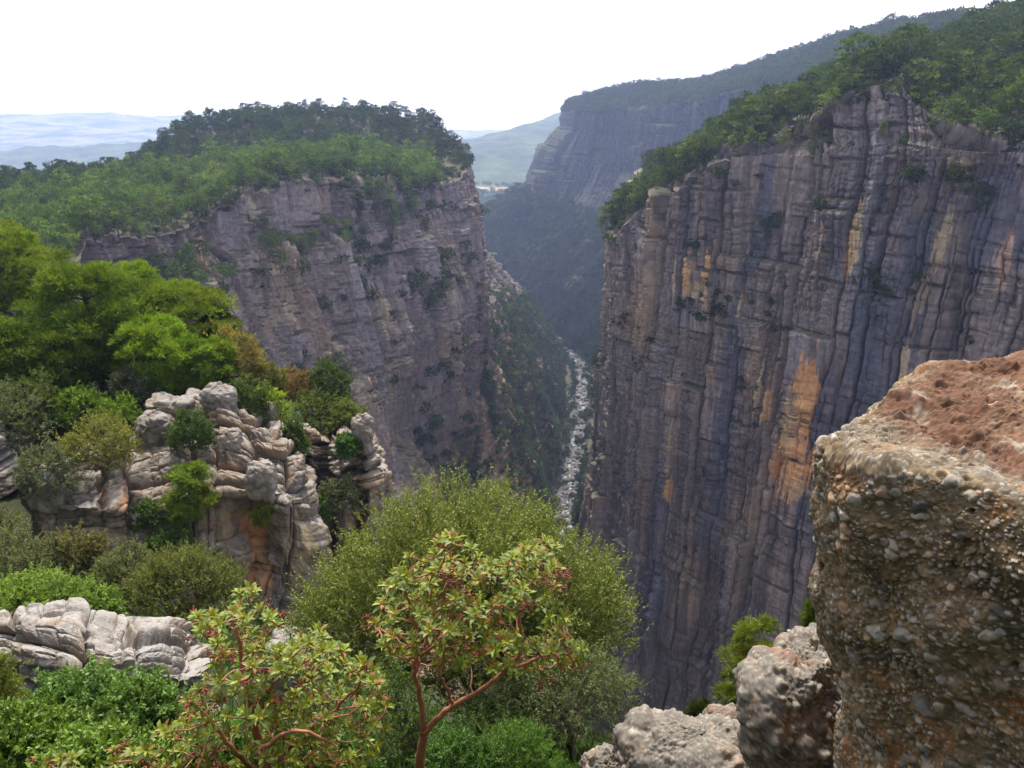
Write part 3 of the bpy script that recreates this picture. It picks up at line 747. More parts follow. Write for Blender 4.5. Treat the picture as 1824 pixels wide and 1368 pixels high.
o1, QO1 = outcrop_thing('rock_outcrop', 'stacked rounded limestone outcrop with an orange overhang on its right side', [
 [(20, 800, 47), (40, 800, 44), (45, 860, 39), (52, 905, 36.2), (54, 945, 36), (56, 1090, 34)],
 [(100, 770, 47), (110, 790, 43.5), (105, 850, 38.2), (95, 902, 35.6), (95, 945, 35.5), (95, 1090, 33.6)],
 [(160, 740, 48), (165, 768, 44), (165, 838, 38.8), (160, 905, 35.3), (160, 945, 35.3), (160, 1090, 33.4)],
 [(230, 705, 49), (235, 742, 44.3), (235, 828, 39.8), (243, 915, 36.4), (250, 950, 36.3), (255, 1090, 34)],
 [(320, 700, 50), (325, 718, 45.2), (325, 795, 41.2), (330, 885, 38), (335, 925, 37.9), (340, 1080, 35)],
 [(375, 696, 50), (385, 704, 44.8), (400, 780, 41.8), (405, 875, 38.4), (405, 915, 38.4), (410, 1090, 35.6)],
 [(425, 718, 49), (428, 732, 44.2), (462, 795, 41.3), (470, 872, 38.4), (456, 920, 39.4), (440, 1090, 37.2)],
 [(475, 748, 48), (480, 768, 43.2), (508, 806, 40.8), (517, 892, 38.2), (512, 960, 38.2), (494, 1100, 37.6)],
 [(525, 775, 48), (522, 790, 43.4), (540, 822, 41.4), (551, 892, 39.2), (558, 970, 38.8), (538, 1100, 39.4)],
 [(545, 800, 52), (540, 830, 48), (548, 852, 46), (553, 900, 45), (556, 975, 44), (532, 1050, 44)]],
 [26, 34, 44, 50, 44, 50, 52, 44, 34], [30, 110, 90, 50, 90], 900, 1.0, MAT_LIME,
 [(452, 985, 1.0, 2.4, or_, 1.), (440, 930, .6, 1.2, or_, .9), (470, 1020, .8, 1.2, (.42, .24, .12), .9), (545, 960, .42, 1.5, pa, 1.), (400, 940, .6, 1.6, (.36, .25, .16), .8), (525, 985, .9, 1.6, (.33, .25, .17), .8),
  (190, 880, 1.1, .6, (.30, .13, .07), .9), (250, 870, .9, .5, (.30, .14, .08), .8), (300, 860, .7, .4, (.34, .17, .1), .7), (215, 905, .5, .5, (.42, .2, .1), .8), (350, 850, .8, .5, (.36, .2, .12), .7)],
 low_smooth=3.0)
o2, QO2 = outcrop_thing('rock_outcrop', 'pale rock pillars at the gorge edge, right of the orange overhang', [
 [(480, 740, 56), (490, 752, 52), (500, 800, 51), (508, 870, 50), (515, 960, 49), (520, 1240, 48)],
 [(505, 735, 54), (508, 748, 48.8), (512, 790, 48.2), (522, 860, 47.7), (535, 960, 47.2), (540, 1240, 46.5)],
 [(550, 735, 53), (548, 760, 47), (556, 800, 46.3), (562, 870, 45.7), (570, 960, 45.5), (562, 1240, 45)],
 [(575, 745, 53), (572, 785, 48), (578, 820, 47.4), (584, 880, 46.9), (592, 960, 46.4), (582, 1240, 46)],
 [(600, 745, 53), (596, 782, 46.8), (602, 815, 46), (610, 880, 45.2), (616, 960, 45), (602, 1240, 44.8)],
 [(622, 745, 53), (618, 775, 48.2), (626, 810, 47.4), (634, 880, 46.7), (636, 955, 46.4), (622, 1240, 46)],
 [(642, 735, 54), (640, 756, 47.5), (650, 795, 46.5), (658, 862, 45.6), (657, 950, 45.2), (642, 1240, 45)],
 [(662, 748, 55), (658, 764, 49), (672, 800, 48), (688, 852, 47.5), (683, 930, 47), (658, 1240, 46.5)],
 [(655, 765, 59), (652, 780, 55), (668, 810, 54), (686, 862, 53), (680, 935, 52), (652, 1240, 51)]],
 [20, 44, 40, 36, 36, 36, 44, 40], [24, 60, 70, 90, 80], 950, .85, MAT_LIME,
 [(640, 870, .5, 2, (.38, .28, .19), .7), (672, 870, .4, 1.2, (.42, .24, .13), .7), (625, 940, .4, 1.2, pa, .6), (600, 840, .4, 1.5, (.36, .28, .2), .6)], low_smooth=3.2)
o3, QO3 = outcrop_thing('rock_outcrop', 'pitted pale grey rock between green shrubs in the near left foreground', [
 [(-120, 1090, 12.5), (-120, 1098, 11.3), (-120, 1115, 10.2), (-120, 1170, 9.7), (-120, 1380, 9.2)],
 [(-30, 1088, 12.4), (-30, 1096, 11.2), (-25, 1118, 10.1), (-20, 1175, 9.6), (-20, 1380, 9.2)],
 [(45, 1085, 12.3), (45, 1094, 11.1), (48, 1120, 10), (52, 1180, 9.5), (60, 1380, 9.1)],
 [(130, 1085, 12.2), (130, 1096, 11), (128, 1125, 9.9), (118, 1190, 9.3), (115, 1380, 9)],
 [(195, 1096, 12), (192, 1108, 11), (200, 1142, 10.), (206, 1192, 9.5), (200, 1380, 9.1)],
 [(252, 1096, 12.2), (250, 1112, 11.3), (268, 1152, 10.1), (280, 1200, 9.7), (288, 1380, 9.1)],
 [(305, 1100, 12.4), (298, 1118, 11.3), (322, 1155, 10.4), (338, 1202, 9.8), (322, 1380, 9.2)],
 [(345, 1135, 12.6), (340, 1150, 11.7), (356, 1175, 11), (366, 1204, 10.3), (362, 1380, 9.7)],
 [(350, 1145, 14), (346, 1158, 13.4), (360, 1180, 12.6), (368, 1208, 12), (366, 1280, 11.4)]],
 [24, 44, 60, 60, 56, 56, 50, 30], [24, 80, 100, 90], 980, .36, MAT_LIME_NEAR, [(220, 1150, .2, .2, (.33, .24, .15), .7), (90, 1120, .3, .12, (.34, .25, .17), .6)],
 cols=((.20, .18, .16), (.24, .195, .15), (.07, .065, .06), (.34, .325, .305)))
o4, QO4 = outcrop_thing('rock_outcrop', 'shaded rock wall at the left edge below the pine slope', [
 [(-120, 760, 40), (-120, 780, 37), (-120, 860, 35.5), (-120, 1000, 34)],
 [(-40, 745, 41), (-40, 765, 38), (-38, 850, 36.5), (-36, 1000, 35)],
 [(10, 745, 43), (12, 765, 40), (14, 850, 38.5), (16, 1000, 37)],
 [(45, 760, 46), (46, 785, 43), (48, 860, 41.5), (50, 1000, 40)],
 [(60, 780, 50), (62, 800, 47), (64, 870, 45), (66, 1000, 43)]],
 [30, 34, 30, 20], [20, 70, 90], 990, .9, MAT_LIME, cols=((.16, .155, .15), (.2, .17, .14), (.08, .08, .08), (.28, .27, .26)))

# ------------------------------------------------------------------ conglomerate boulders
MAT_CONG = rock_mat('conglomerate', detail=.03, bump=.004, spread=.3, rough=.93)
PAL = np.array([(.34, .33, .31), (.42, .38, .32), (.50, .47, .42), (.27, .255, .235), (.20, .19, .18), (.36, .25, .18), (.44, .33, .23), (.30, .28, .24), (.13, .125, .12), (.40, .385, .36)], np.float32)*np.array([.80, .76, .70], np.float32)
def pebbles(P, N, sizes, seed, matrix, relief=1.0):
    """stones of several sizes set in a rough matrix: returns relief and colour"""
    D = np.zeros(P.shape[:-1], np.float32); C = np.ones(P.shape, np.float32)*np.asarray(matrix, np.float32)
    C *= (1+.7*fbm3(P, .03, 4, seed+1))[..., None]
    C = mixc(C, np.asarray(matrix)*np.array([1.5, .95, .55]), ss(.05, .45, fbm3(P, .2, 3, seed+2)))
    C = mixc(C, np.asarray(matrix)*np.array([.42, .45, .45]), ss(.05, .45, fbm3(P, .13, 4, seed+3))*.85)
    D += .040*fbm3(P, .3, 3, seed+4)+.022*fbm3(P, .08, 4, seed+5)+.007*fbm3(P, .018, 3, seed+6)
    Wp = np.stack([fbm3(P, .07, 3, seed+7), fbm3(P, .07, 3, seed+8), fbm3(P, .07, 3, seed+9)], -1)
    base = D.copy(); P = P+N*base[..., None]
    for q, (sc, pres) in enumerate(sizes):
        F1, F2, I = worley3((P+Wp*min(.035, sc*.45))*np.array([1, 1, 1.25])/sc+7*q, seed+10*q+20)
        I2 = (I*97.13) % 1; I3 = (I*331.7) % 1
        r = .26+.3*I2
        e = np.minimum(F2-F1, (r-F1)*1.3)
        on = (I3 < pres)
        ins = ss(.0, .07, e)*on
        hgt = (ss(0, .30, e)*.75+.25*ss(0, .08, e))*on
        D = D*(1-.75*ins)+base*.3*ins+hgt*sc*.20*relief*(.5+I2)
        pc = PAL[(I*len(PAL)*7).astype(int) % len(PAL)]*(.80+.3*I2[..., None])*(1+.45*fbm3(P, sc*.3, 3, seed+80+q))[..., None]
        grime = ss(-.1, .5, fbm3(P, .09, 3, seed+90+q))[..., None]*.75
        pc = pc*(1-grime)+np.asarray(matrix)*grime
        C = C*(1-ins[..., None])+pc*ins[..., None]
    hole = worley3((P+Wp*.02)/.085, seed+99)
    hm = ss(.26, .12, hole[0])*(((hole[2]*53.7) % 1) < .22)
    D -= hm*.022; C = mixc(C, np.asarray(matrix)*.35, hm*.6)
    return D, C
def cst(tc, ti, e, sh, f1, f2, f3, b):
    return [tc, ti, e, sh, f1, f2, f3, b]
TC = V3(2.75, 3.05, -1.2)
def row(e, sh, f1, f2, b, tc=TC):
    bt = b.copy(); bt[2] = -4.9
    return [tc+(e-tc)*.03, tc+(e-tc)*.5, e, sh, f1, f2, b, bt]
cg = [
 row(V3(4.2, 4.3, -1.3), V3(4.35, 4.5, -1.3), V3(4.4, 4.6, -1.9), V3(4.4, 4.6, -2.5), V3(4.4, 4.6, -3.4)),
 row(V3(3.4, 4.6, -1.32), V3(3.4, 4.8, -1.45), V3(3.4, 4.9, -1.9), V3(3.4, 4.9, -2.5), V3(3.4, 4.9, -3.4)),
 row(WZ(1790, 644, -1.2), WZ(1785, 644, -1.2)+V3(-.03, .25, -.16), W(1700, 800, 4.45), W(1700, 1000, 4.4), W(1700, 1368, 4.2)),
 row(WZ(1705, 652, -1.22), W(1672, 668, 4.05), W(1640, 850, 4.2), W(1640, 1050, 4.1), W(1640, 1368, 4.0)),
 row(WZ(1625, 702, -1.24), W(1580, 718, 3.62), W(1545, 900, 3.8), W(1545, 1100, 3.7), W(1560, 1368, 3.6)),
 row(WZ(1590, 728, -1.24), W(1515, 770, 3.25), W(1492, 920, 3.32), W(1502, 1110, 3.3), W(1512, 1368, 3.2)),
 row(WZ(1606, 742, -1.24), W(1484, 805, 2.98), W(1473, 940, 2.95), W(1490, 1120, 2.97), W(1504, 1368, 2.9)),
 row(WZ(1640, 762, -1.24), W(1540, 840, 2.78), W(1545, 960, 2.72), W(1552, 1130, 2.74), W(1560, 1380, 2.66)),
 row(WZ(1690, 782, -1.24), W(1640, 848, 2.62), W(1645, 965, 2.55), W(1648, 1140, 2.56), W(1650, 1400, 2.46)),
 row(WZ(1750, 806, -1.24), W(1735, 866, 2.46), W(1735, 975, 2.4), W(1735, 1150, 2.38), W(1738, 1420, 2.28)),
 row(WZ(1840, 848, -1.23), W(1840, 905, 2.3), W(1840, 1010, 2.24), W(1840, 1190, 2.2), W(1842, 1450, 2.1)),
 row(WZ(2000, 900, -1.22), W(2010, 965, 2.1), W(2010, 1080, 2.04), W(2010, 1250, 2.), W(2010, 1500, 1.92)),
 row(V3(2.9, 1.65, -1.2), V3(2.95, 1.55, -1.36), V3(2.97, 1.5, -1.9), V3(2.97, 1.5, -2.5), V3(2.97, 1.5, -3.4)),
 row(V3(4.0, 1.9, -1.15), V3(4.15, 1.85, -1.3), V3(4.2, 1.8, -1.9), V3(4.2, 1.8, -2.5), V3(4.2, 1.8, -3.4)),
 row(V3(4.5, 3.2, -1.1), V3(4.7, 3.2, -1.3), V3(4.75, 3.2, -1.9), V3(4.75, 3.2, -2.5), V3(4.75, 3.2, -3.4)),
 row(V3(4.2, 4.3, -1.3), V3(4.35, 4.5, -1.3), V3(4.4, 4.6, -1.9), V3(4.4, 4.6, -2.5), V3(4.4, 4.6, -3.4)),
]
P, k, s = loft(cg, [12, 24, 44, 64, 60, 60, 72, 76, 76, 76, 100, 150, 70, 40, 24], [24, 110, 100, 120, 120, 130, 20], 3)
N = gnormals(P, blur=10)
if np.sum(N*(-P), -1)[200:420, 200:].mean() < 0: N = -N
for _ in range(14):
    P[:, 1:-1] = (P[:, :-2]+2*P[:, 1:-1]+P[:, 2:])/4
N = gnormals(P, blur=14)
if np.sum(N*(-P), -1)[200:420, 200:].mean() < 0: N = -N
P = P+N*(.13*fbm3(P, .9, 3, 1001)+.08*fbm3(P, .35, 3, 1002)+.04*np.abs(fbm3(P, .16, 3, 1000)))[..., None]
D, C = pebbles(P, N, [(.018, .8), (.034, .6), (.07, .34), (.13, .07)], 1000, (.155, .112, .062))
topm = ss(2.55, 1.9, k)[None]*np.ones(P.shape[:2])
topm = np.clip(topm+.45*fbm3(P, .2, 3, 1003)*ss(3.3, 2.2, k)[None], 0, 1)
red = np.ones_like(C)*np.array([.15, .07, .042], np.float32)
red = mixc(red, (.21, .12, .075), ss(.05, .5, fbm3(P, .15, 4, 1004)))
red = mixc(red, (.12, .055, .035), ss(.1, .5, fbm3(P, .09, 4, 1005))*.8)
red = mixc(red, (.40, .34, .27), ss(.3, .5, fbm3(P, .12, 3, 1006)))
C = C*(1-topm[..., None]*.9)+red*topm[..., None]*.9
rimw = np.exp(-((k-2.55)/.4)**2)[None]*ss(.0, .4, fbm3(P, .3, 2, 1007))
C = mixc(C, (.40, .36, .29), rimw*.28)
D = D*(1-.35*topm)+topm*(.07*fbm3(P, .22, 4, 1008)+.045*np.abs(fbm3(P, .07, 3, 1009)))
PX, PY, _ = proj(P)
def patch(px, py, r, n):
    d = (PX-px)**2+(PY-py)**2; i, j = np.unravel_index(np.argmin(d), d.shape); q = P[i, j]
    return ss(1.2, .5, np.linalg.norm(P-q, axis=-1)/r+.7*fbm3(P, .14, 3, n))
C = mixc(C, (.34, .165, .07), patch(1560, 1075, .17, 1010)*.8)
C = mixc(C, (.32, .17, .08), patch(1500, 860, .1, 1012)*.6)
D = D-patch(1710, 1200, .3, 1013)*.07-patch(1790, 1330, .3, 1014)*.05
P = P+N*D[..., None]
bould = link('boulder', mesh_np('boulder', P, [grid_faces(*P.shape[:2])], MAT_CONG, np.clip(C*.86, .01, .7)))
tag(bould, 'big pebbly conglomerate boulder with a rusty red flat top at the right edge', 'boulder')
bould_P = P

def stone_thing(label, px0, py0, px1, py1, Y, seed, deep=1.0, mat=None, cong=True, nu=150, nv=110, cols=None, tilt=0, box=.35, sizes=((.02, .85), (.042, .6), (.09, .3)), drop=.3):
    a = W(px0, (py0+py1)/2, Y); b = W(px1, (py0+py1)/2, Y); t = W((px0+px1)/2, py0, Y); bo = W((px0+px1)/2, py1, Y)
    rx = np.linalg.norm(b-a)/2; rz = (t[2]-bo[2])/2*1.05; ry = rx*deep
    V, F = blob_rock(nu, nv, seed, .34, box)
    Q = V*np.array([rx, ry, rz])
    c, s_ = math.cos(tilt), math.sin(tilt)
    Q = np.stack([Q[..., 0]*c-Q[..., 2]*s_, Q[..., 1], Q[..., 0]*s_+Q[..., 2]*c], -1)
    low = ss(.0, -1, Q[..., 2]/rz); Q[..., 2] -= low*drop
    N = gnormals(np.concatenate([Q, Q[:1]], 0))[:-1]
    if np.sum(N*Q, -1).mean() < 0: N = -N
    ctr = (t+bo)/2
    Q = Q+N*(rx*(.22*fbm3(Q, rx*.8, 3, seed+31)+.10*np.abs(fbm3(Q, rx*.35, 3, seed+32))))[..., None]
    if cong:
        D, C = pebbles(Q+seed*3.3, N, list(sizes), 1100+seed*7, (.12, .10, .078), relief=1.25); C = C*.8
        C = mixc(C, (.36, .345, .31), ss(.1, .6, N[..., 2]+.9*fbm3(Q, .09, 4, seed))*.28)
        C = mixc(C, (.22, .11, .065), ss(.25, .55, fbm3(Q, .3, 3, seed+5)+(.25 if seed in (3,) else 0))*.65)
    else:
        sc = rx*.8
        F1, F2, I = worley3(Q/sc+seed, seed); D = -.10*rx*(1-ss(0, .14, F2-F1))+.12*rx*(I-.5)*ss(0, .1, F2-F1)+.06*rx*fbm3(Q, rx*.3, 4, seed+1)
        C = np.ones(Q.shape)*np.array([.19, .165, .14]); C = mixc(C, (.29, .275, .25), ss(.05, .4, fbm3(Q, rx*.4, 4, seed+2))); C = mixc(C, (.11, .1, .095), ss(.1, .45, fbm3(Q, rx*.5, 4, seed+3))*.7)
        C = mixc(C, (.34, .27, .2), ss(.0, .4, fbm3(Q, rx, 2, seed+4))*.6)
    Q = Q+N*D[..., None]
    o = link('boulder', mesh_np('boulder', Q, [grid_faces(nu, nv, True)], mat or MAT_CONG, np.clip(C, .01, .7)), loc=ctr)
    tag(o, label, 'boulder')
    return o
stone_thing('reddish pebbly rock at the foot of the big boulder, bottom right', 1345, 1165, 1570, 1500, 3.75, 1, .9, nu=300, nv=240, tilt=.25, drop=.05)
stone_thing('whitish crusted rock at the bottom edge beside the red crusted one', 1110, 1330, 1365, 1500, 4.3, 2, .8, nu=280, nv=220, drop=.05)
stone_thing('small rock with a rust red side and white crust above the bottom rocks', 1258, 1268, 1348, 1350, 4.9, 3, .8, nu=220, nv=160, drop=.05)
stone_thing('dark cracked grey rock behind the small pine', 1388, 1136, 1470, 1215, 6.2, 4, 1.0, cong=False, mat=MAT_LIME_NEAR)
stone_thing('rounded grey rock tucked against the left side of the big boulder', 1452, 1122, 1520, 1190, 6.4, 5, 1.0, cong=False, mat=MAT_LIME_NEAR)
stone_thing('low pale rock at the bottom edge left of the whitish crusted rock', 1040, 1350, 1125, 1430, 4.7, 6, .9, nu=220, nv=160, drop=.05)
stone_thing('slim rock beneath the red strawberry tree twigs, half hidden', 480, 1130, 575, 1230, 11, 8, .9, cong=False, mat=MAT_LIME_NEAR)
stone_thing('cap boulder on the very top of the stacked outcrop', 362, 690, 420, 722, 44, 10, .9, cong=False, mat=MAT_LIME, nu=70, nv=50, tilt=-.15, drop=.6)
stone_thing('long pale slab on the crest left of the cap boulder', 262, 708, 350, 740, 44, 11, .8, cong=False, mat=MAT_LIME, nu=80, nv=50, drop=.6)
stone_thing('rounded block below the pale slab on the outcrop', 248, 742, 306, 790, 42.2, 12, .9, cong=False, mat=MAT_LIME, nu=70, nv=50, drop=.5)
stone_thing('egg shaped pale boulder at the left end of the stacked outcrop', 50, 836, 112, 888, 36.3, 13, .9, cong=False, mat=MAT_LIME, nu=70, nv=50, drop=.5)
stone_thing('bulging boulder jutting out above the orange overhang', 440, 828, 488, 878, 38.0, 14, .9, cong=False, mat=MAT_LIME, nu=70, nv=50, drop=.3)
stone_thing('grey boulder in the middle of the outcrop face beside the bright pine', 390, 768, 432, 812, 41.2, 15, .9, cong=False, mat=MAT_LIME, nu=70, nv=50, drop=.4)
stone_thing('small pale boulder in the shrubs between the two outcrops', 464, 720, 496, 752, 47, 16, .9, cong=False, mat=MAT_LIME, nu=60, nv=44, drop=.6)
stone_thing('knobbly pale boulder on top of the rock pillars', 628, 742, 664, 786, 46.2, 17, .9, cong=False, mat=MAT_LIME, nu=60, nv=44, drop=.6)
# ================================================================== PLANT BUILDERS
MAT_LEAF = leaf_mat('leaves', trans=.35, vary=.10)
MAT_LEAF_GLOSS = leaf_mat('leathery_leaves', trans=.28, vary=.05, rough=.5, gloss=.035)
MAT_BARK = plain_mat('bark', (.10, .075, .055), detail=.15, bump=.02)
MAT_GREYBARK = plain_mat('grey_bark', (.085, .075, .065), detail=.05, bump=.008)
MAT_REDBARK = plain_mat('red_bark', (.33, .125, .065), rough=.6, detail=.05, bump=.004)
MAT_BERRY = plain_mat('berries', (.26, .045, .025), rough=.4, detail=.01, spread=.5)
MAT_GRASSDRY = leaf_mat('dry_grass', trans=.3, vary=.05)

def unit(v): return v/(np.linalg.norm(v, axis=-1, keepdims=True)+1e-9)
def rdir(r, n): return unit(r.normal(size=(n, 3)))

def leaf_quads(B, D, Nn, L, Wd, bend=.12):
    """one folded diamond leaf per row"""
    S = unit(np.cross(D, Nn)); U = unit(np.cross(S, D))
    L = np.broadcast_to(L, (len(B),))[:, None]; Wd = np.broadcast_to(Wd, (len(B),))[:, None]
    mid = B+D*L*.48+U*L*bend*.5
    V = np.stack([B, mid+S*Wd*.5, B+D*L-U*L*bend*.4, mid-S*Wd*.5], 1)
    F = np.arange(len(B)*4).reshape(-1, 4)
    return V.reshape(-1, 3), F

def tube(pts, rad, sides=6):
    pts = np.asarray(pts, float); rad = np.asarray(rad, float)
    t = unit(np.gradient(pts, axis=0))
    ref = np.array([0, 0, 1.]) if abs(t[0, 2]) < .9 else np.array([1., 0, 0])
    a = unit(np.cross(t, ref)); b = np.cross(t, a)
    th = np.linspace(0, 2*PI, sides, endpoint=False)
    V = pts[:, None]+rad[:, None, None]*(np.cos(th)[None, :, None]*a[:, None]+np.sin(th)[None, :, None]*b[:, None])
    n = len(pts); i = np.arange(n-1)[:, None]; j = np.arange(sides)[None]
    F = np.stack(np.broadcast_arrays(i*sides+j, i*sides+(j+1) % sides, (i+1)*sides+(j+1) % sides, (i+1)*sides+j), -1).reshape(-1, 4)
    return V.reshape(-1, 3), F

class Bag:
    def __init__(s): s.V = []; s.F = []; s.C = []; s.M = []; s.n = 0
    def add(s, V, F, C=(1, 1, 1), m=0):
        V = np.asarray(V).reshape(-1, 3)
        s.V.append(V); s.F.append(F+s.n); s.n += len(V)
        s.C.append(np.broadcast_to(np.asarray(C, np.float32), (len(V), 3))); s.M.append(np.full(len(F), m, np.int32))
    def mesh(s, name, mats, smooth=True):
        by = {}
        V = np.concatenate(s.V)
        k4 = [f for f in s.F if f.shape[1] == 4]; k3 = [f for f in s.F if f.shape[1] == 3]
        fl = []; mi = []
        if k4: fl.append(np.concatenate(k4)); mi.append(np.concatenate([m for f, m in zip(s.F, s.M) if f.shape[1] == 4]))
        if k3: fl.append(np.concatenate(k3)); mi.append(np.concatenate([m for f, m in zip(s.F, s.M) if f.shape[1] == 3]))
        return mesh_np(name, V, fl, mats, np.concatenate(s.C), smooth, np.concatenate(mi))

def branch_net(tips, trunk, r_tip, r, wob=.08, sides=5, expo=2.3, sag=.15, rmax=None):
    """grow branches from the trunk polyline to every tip; returns Bag of tubes"""
    nodes = [np.array(p, float) for p in trunk]; par = list(range(-1, len(nodes)-1)); load = [0.]*len(nodes)
    tips = np.asarray(tips, float)
    base = nodes[-1]
    order = np.argsort(np.linalg.norm(tips-np.mean(trunk[-2:], axis=0), axis=1))
    segs = []
    for i in order:
        tpt = tips[i]; A = np.array(nodes)
        d = np.linalg.norm(A-tpt, axis=1)+.7*np.clip(A[:, 2]-tpt[2]+.0, 0, None)
        d[0] += 5
        j = int(np.argmin(d)); a = A[j]; ln = np.linalg.norm(tpt-a)
        n = max(2, min(5, int(ln/.12)))
        prev = j
        for q in range(1, n+1):
            u = q/n; p = a*(1-u)+tpt*u
            if q < n: p = p+r.normal(0, wob*ln/n, 3)
            p[2] -= sag*ln*u*(1-u)
            nodes.append(p); par.append(prev); load.append(0.); prev = len(nodes)-1
        q = prev
        while q >= 0: load[q] += 1; q = par[q]
    load = np.maximum(np.array(load), 1); rad = r_tip*load**(1/expo)
    if rmax: rad = np.minimum(rad, rmax)
    kids = {}
    for c, p in enumerate(par): kids.setdefault(p, []).append(c)
    bag = Bag(); N = np.array(nodes); done = set()
    stack = [(0, None)]
    while stack:
        st, fr = stack.pop()
        ch = [] if fr is None else [fr]
        cur = st
        while True:
            ch.append(cur); ks = sorted(kids.get(cur, []), key=lambda c: -load[c])
            for c in ks[1:]: stack.append((c, cur))
            if not ks: break
            cur = ks[0]
        if len(ch) > 1:
            rr = rad[ch].copy()
            if fr is not None: rr[0] = min(rr[0], rr[1]*1.25)
            bag.add(*tube(N[ch], rr, sides))
    return bag

# ---------------------------------------------------------------- pines
def pine_crown(r, H, R, ncl, ntuft, nneed, nl, nw, col, col2, h0=.28, flat=.55, lean=(0, 0), padr=.17, shape=.62):
    hfr = h0+(1-h0)*r.random(ncl)**.85
    prof = np.clip(np.where(hfr < shape, .55+.45*((hfr-h0)/(shape-h0+1e-6)), np.sqrt(np.clip(1-((hfr-shape)/(1.04-shape))**2, .02, 1))), .1, 1)
    an = r.uniform(0, 2*PI, ncl); rd = R*prof*np.sqrt(r.uniform(.12, 1.1, ncl))
    ctr = np.c_[np.cos(an)*rd, np.sin(an)*rd, hfr*H]
    ctr[:, 0] += lean[0]*hfr; ctr[:, 1] += lean[1]*hfr
    a = R*padr*r.uniform(.75, 1.6, ncl)*1.6
    n = ncl*ntuft
    ci = np.repeat(np.arange(ncl), ntuft)
    d = rdir(r, n); d[:, 2] = np.abs(d[:, 2])*1.0-.28*r.random(n)
    off = d*a[ci, None]*(r.random(n)**.4)[:, None]; off[:, 2] *= flat
    off[:, 2] += -.25*(np.hypot(off[:, 0], off[:, 1])/a[ci])**2*a[ci]*.5
    B = ctr[ci]+off
    out = unit(d*np.array([1, 1, .8])+np.array([0, 0, .55])+unit(ctr[ci]*np.array([1, 1, 0])+1e-6)*.25)
    b = np.repeat(B, nneed, 0); o = np.repeat(out, nneed, 0)
    D = unit(o+r.normal(0, .55, o.shape)); Nn = unit(rdir(r, len(D))+np.array([0, 0, .8]))
    V, F = leaf_quads(b, D, Nn, nl*r.uniform(.7, 1.3, len(b)), nw, .06)
    cm = r.random(ncl); tint = np.array(col)*(1-cm[:, None])+np.array(col2)*cm[:, None]
    tint = tint*r.uniform(.75, 1.2, (ncl, 1))
    c = np.repeat(tint[ci]*r.uniform(.8, 1.2, (n, 1)), nneed, 0)*r.uniform(.85, 1.15, (len(b), 1))
    return V, F, np.repeat(c, 4, 0), ctr

def far_tree_mesh(seed, kind):
    r = np.random.default_rng(seed); bag = Bag()
    if kind == 'pine':
        H = 10.; R = r.uniform(2.7, 3.6)
        V, F, C, ctr = pine_crown(r, H, R, 30, 10, 2, .95, .42, (.048, .10, .02), (.105, .16, .026), h0=r.uniform(.22, .4), flat=.5, padr=.2)
    elif kind == 'cone':
        H = 10.; R = r.uniform(1.9, 2.5)
        V, F, C, ctr = pine_crown(r, H, R, 26, 9, 2, .9, .38, (.07, .12, .025), (.13, .165, .03), h0=.14, flat=.6, padr=.22, shape=.25)
    elif kind == 'round':
        H = 6.; R = 2.8
        V, F, C, ctr = pine_crown(r, H, R, 22, 11, 2, .75, .5, (.028, .056, .028), (.05, .085, .032), h0=.2, flat=.8, padr=.24, shape=.5)
    elif kind == 'bush':
        H = 2.2; R = 1.7
        V, F, C, ctr = pine_crown(r, H, R, 15, 9, 2, .6, .34, (.035, .06, .022), (.06, .085, .025), h0=.05, flat=.8, padr=.26, shape=.4)
    bag.add(V, F, C, 0)
    if kind != 'bush':
        tp = np.array([[0, 0, -.8], [.1, 0, H*.3], [-.1, .1, H*.62], [0, 0, H*.86]])
        bag.add(*tube(tp, np.array([.22, .17, .11, .04]), 5), m=1)
        for c in ctr[::4]:
            bag.add(*tube(np.array([[0, 0, c[2]*.75], c*np.array([.5, .5, .9]), c]), np.array([.08, .05, .02]), 4), m=1)
    else:
        bag.add(*tube(np.array([[0, 0, -.6], [.05, 0, H*.5]]), np.array([.08, .03]), 4), m=1)
    return bag
KINDS = {'pine': [far_tree_mesh(100+i, 'pine') for i in range(6)], 'cone': [far_tree_mesh(120+i, 'cone') for i in range(3)],
         'round': [far_tree_mesh(140+i, 'round') for i in range(4)], 'bush': [far_tree_mesh(160+i, 'bush') for i in range(5)]}
NM = {'pine': 'pine_tree', 'cone': 'pine_tree', 'round': 'oak_tree', 'bush': 'shrub'}
KM = {k: [b.mesh(NM[k], [MAT_LEAF, MAT_BARK], smooth=False) for b in v] for k, v in KINDS.items()}

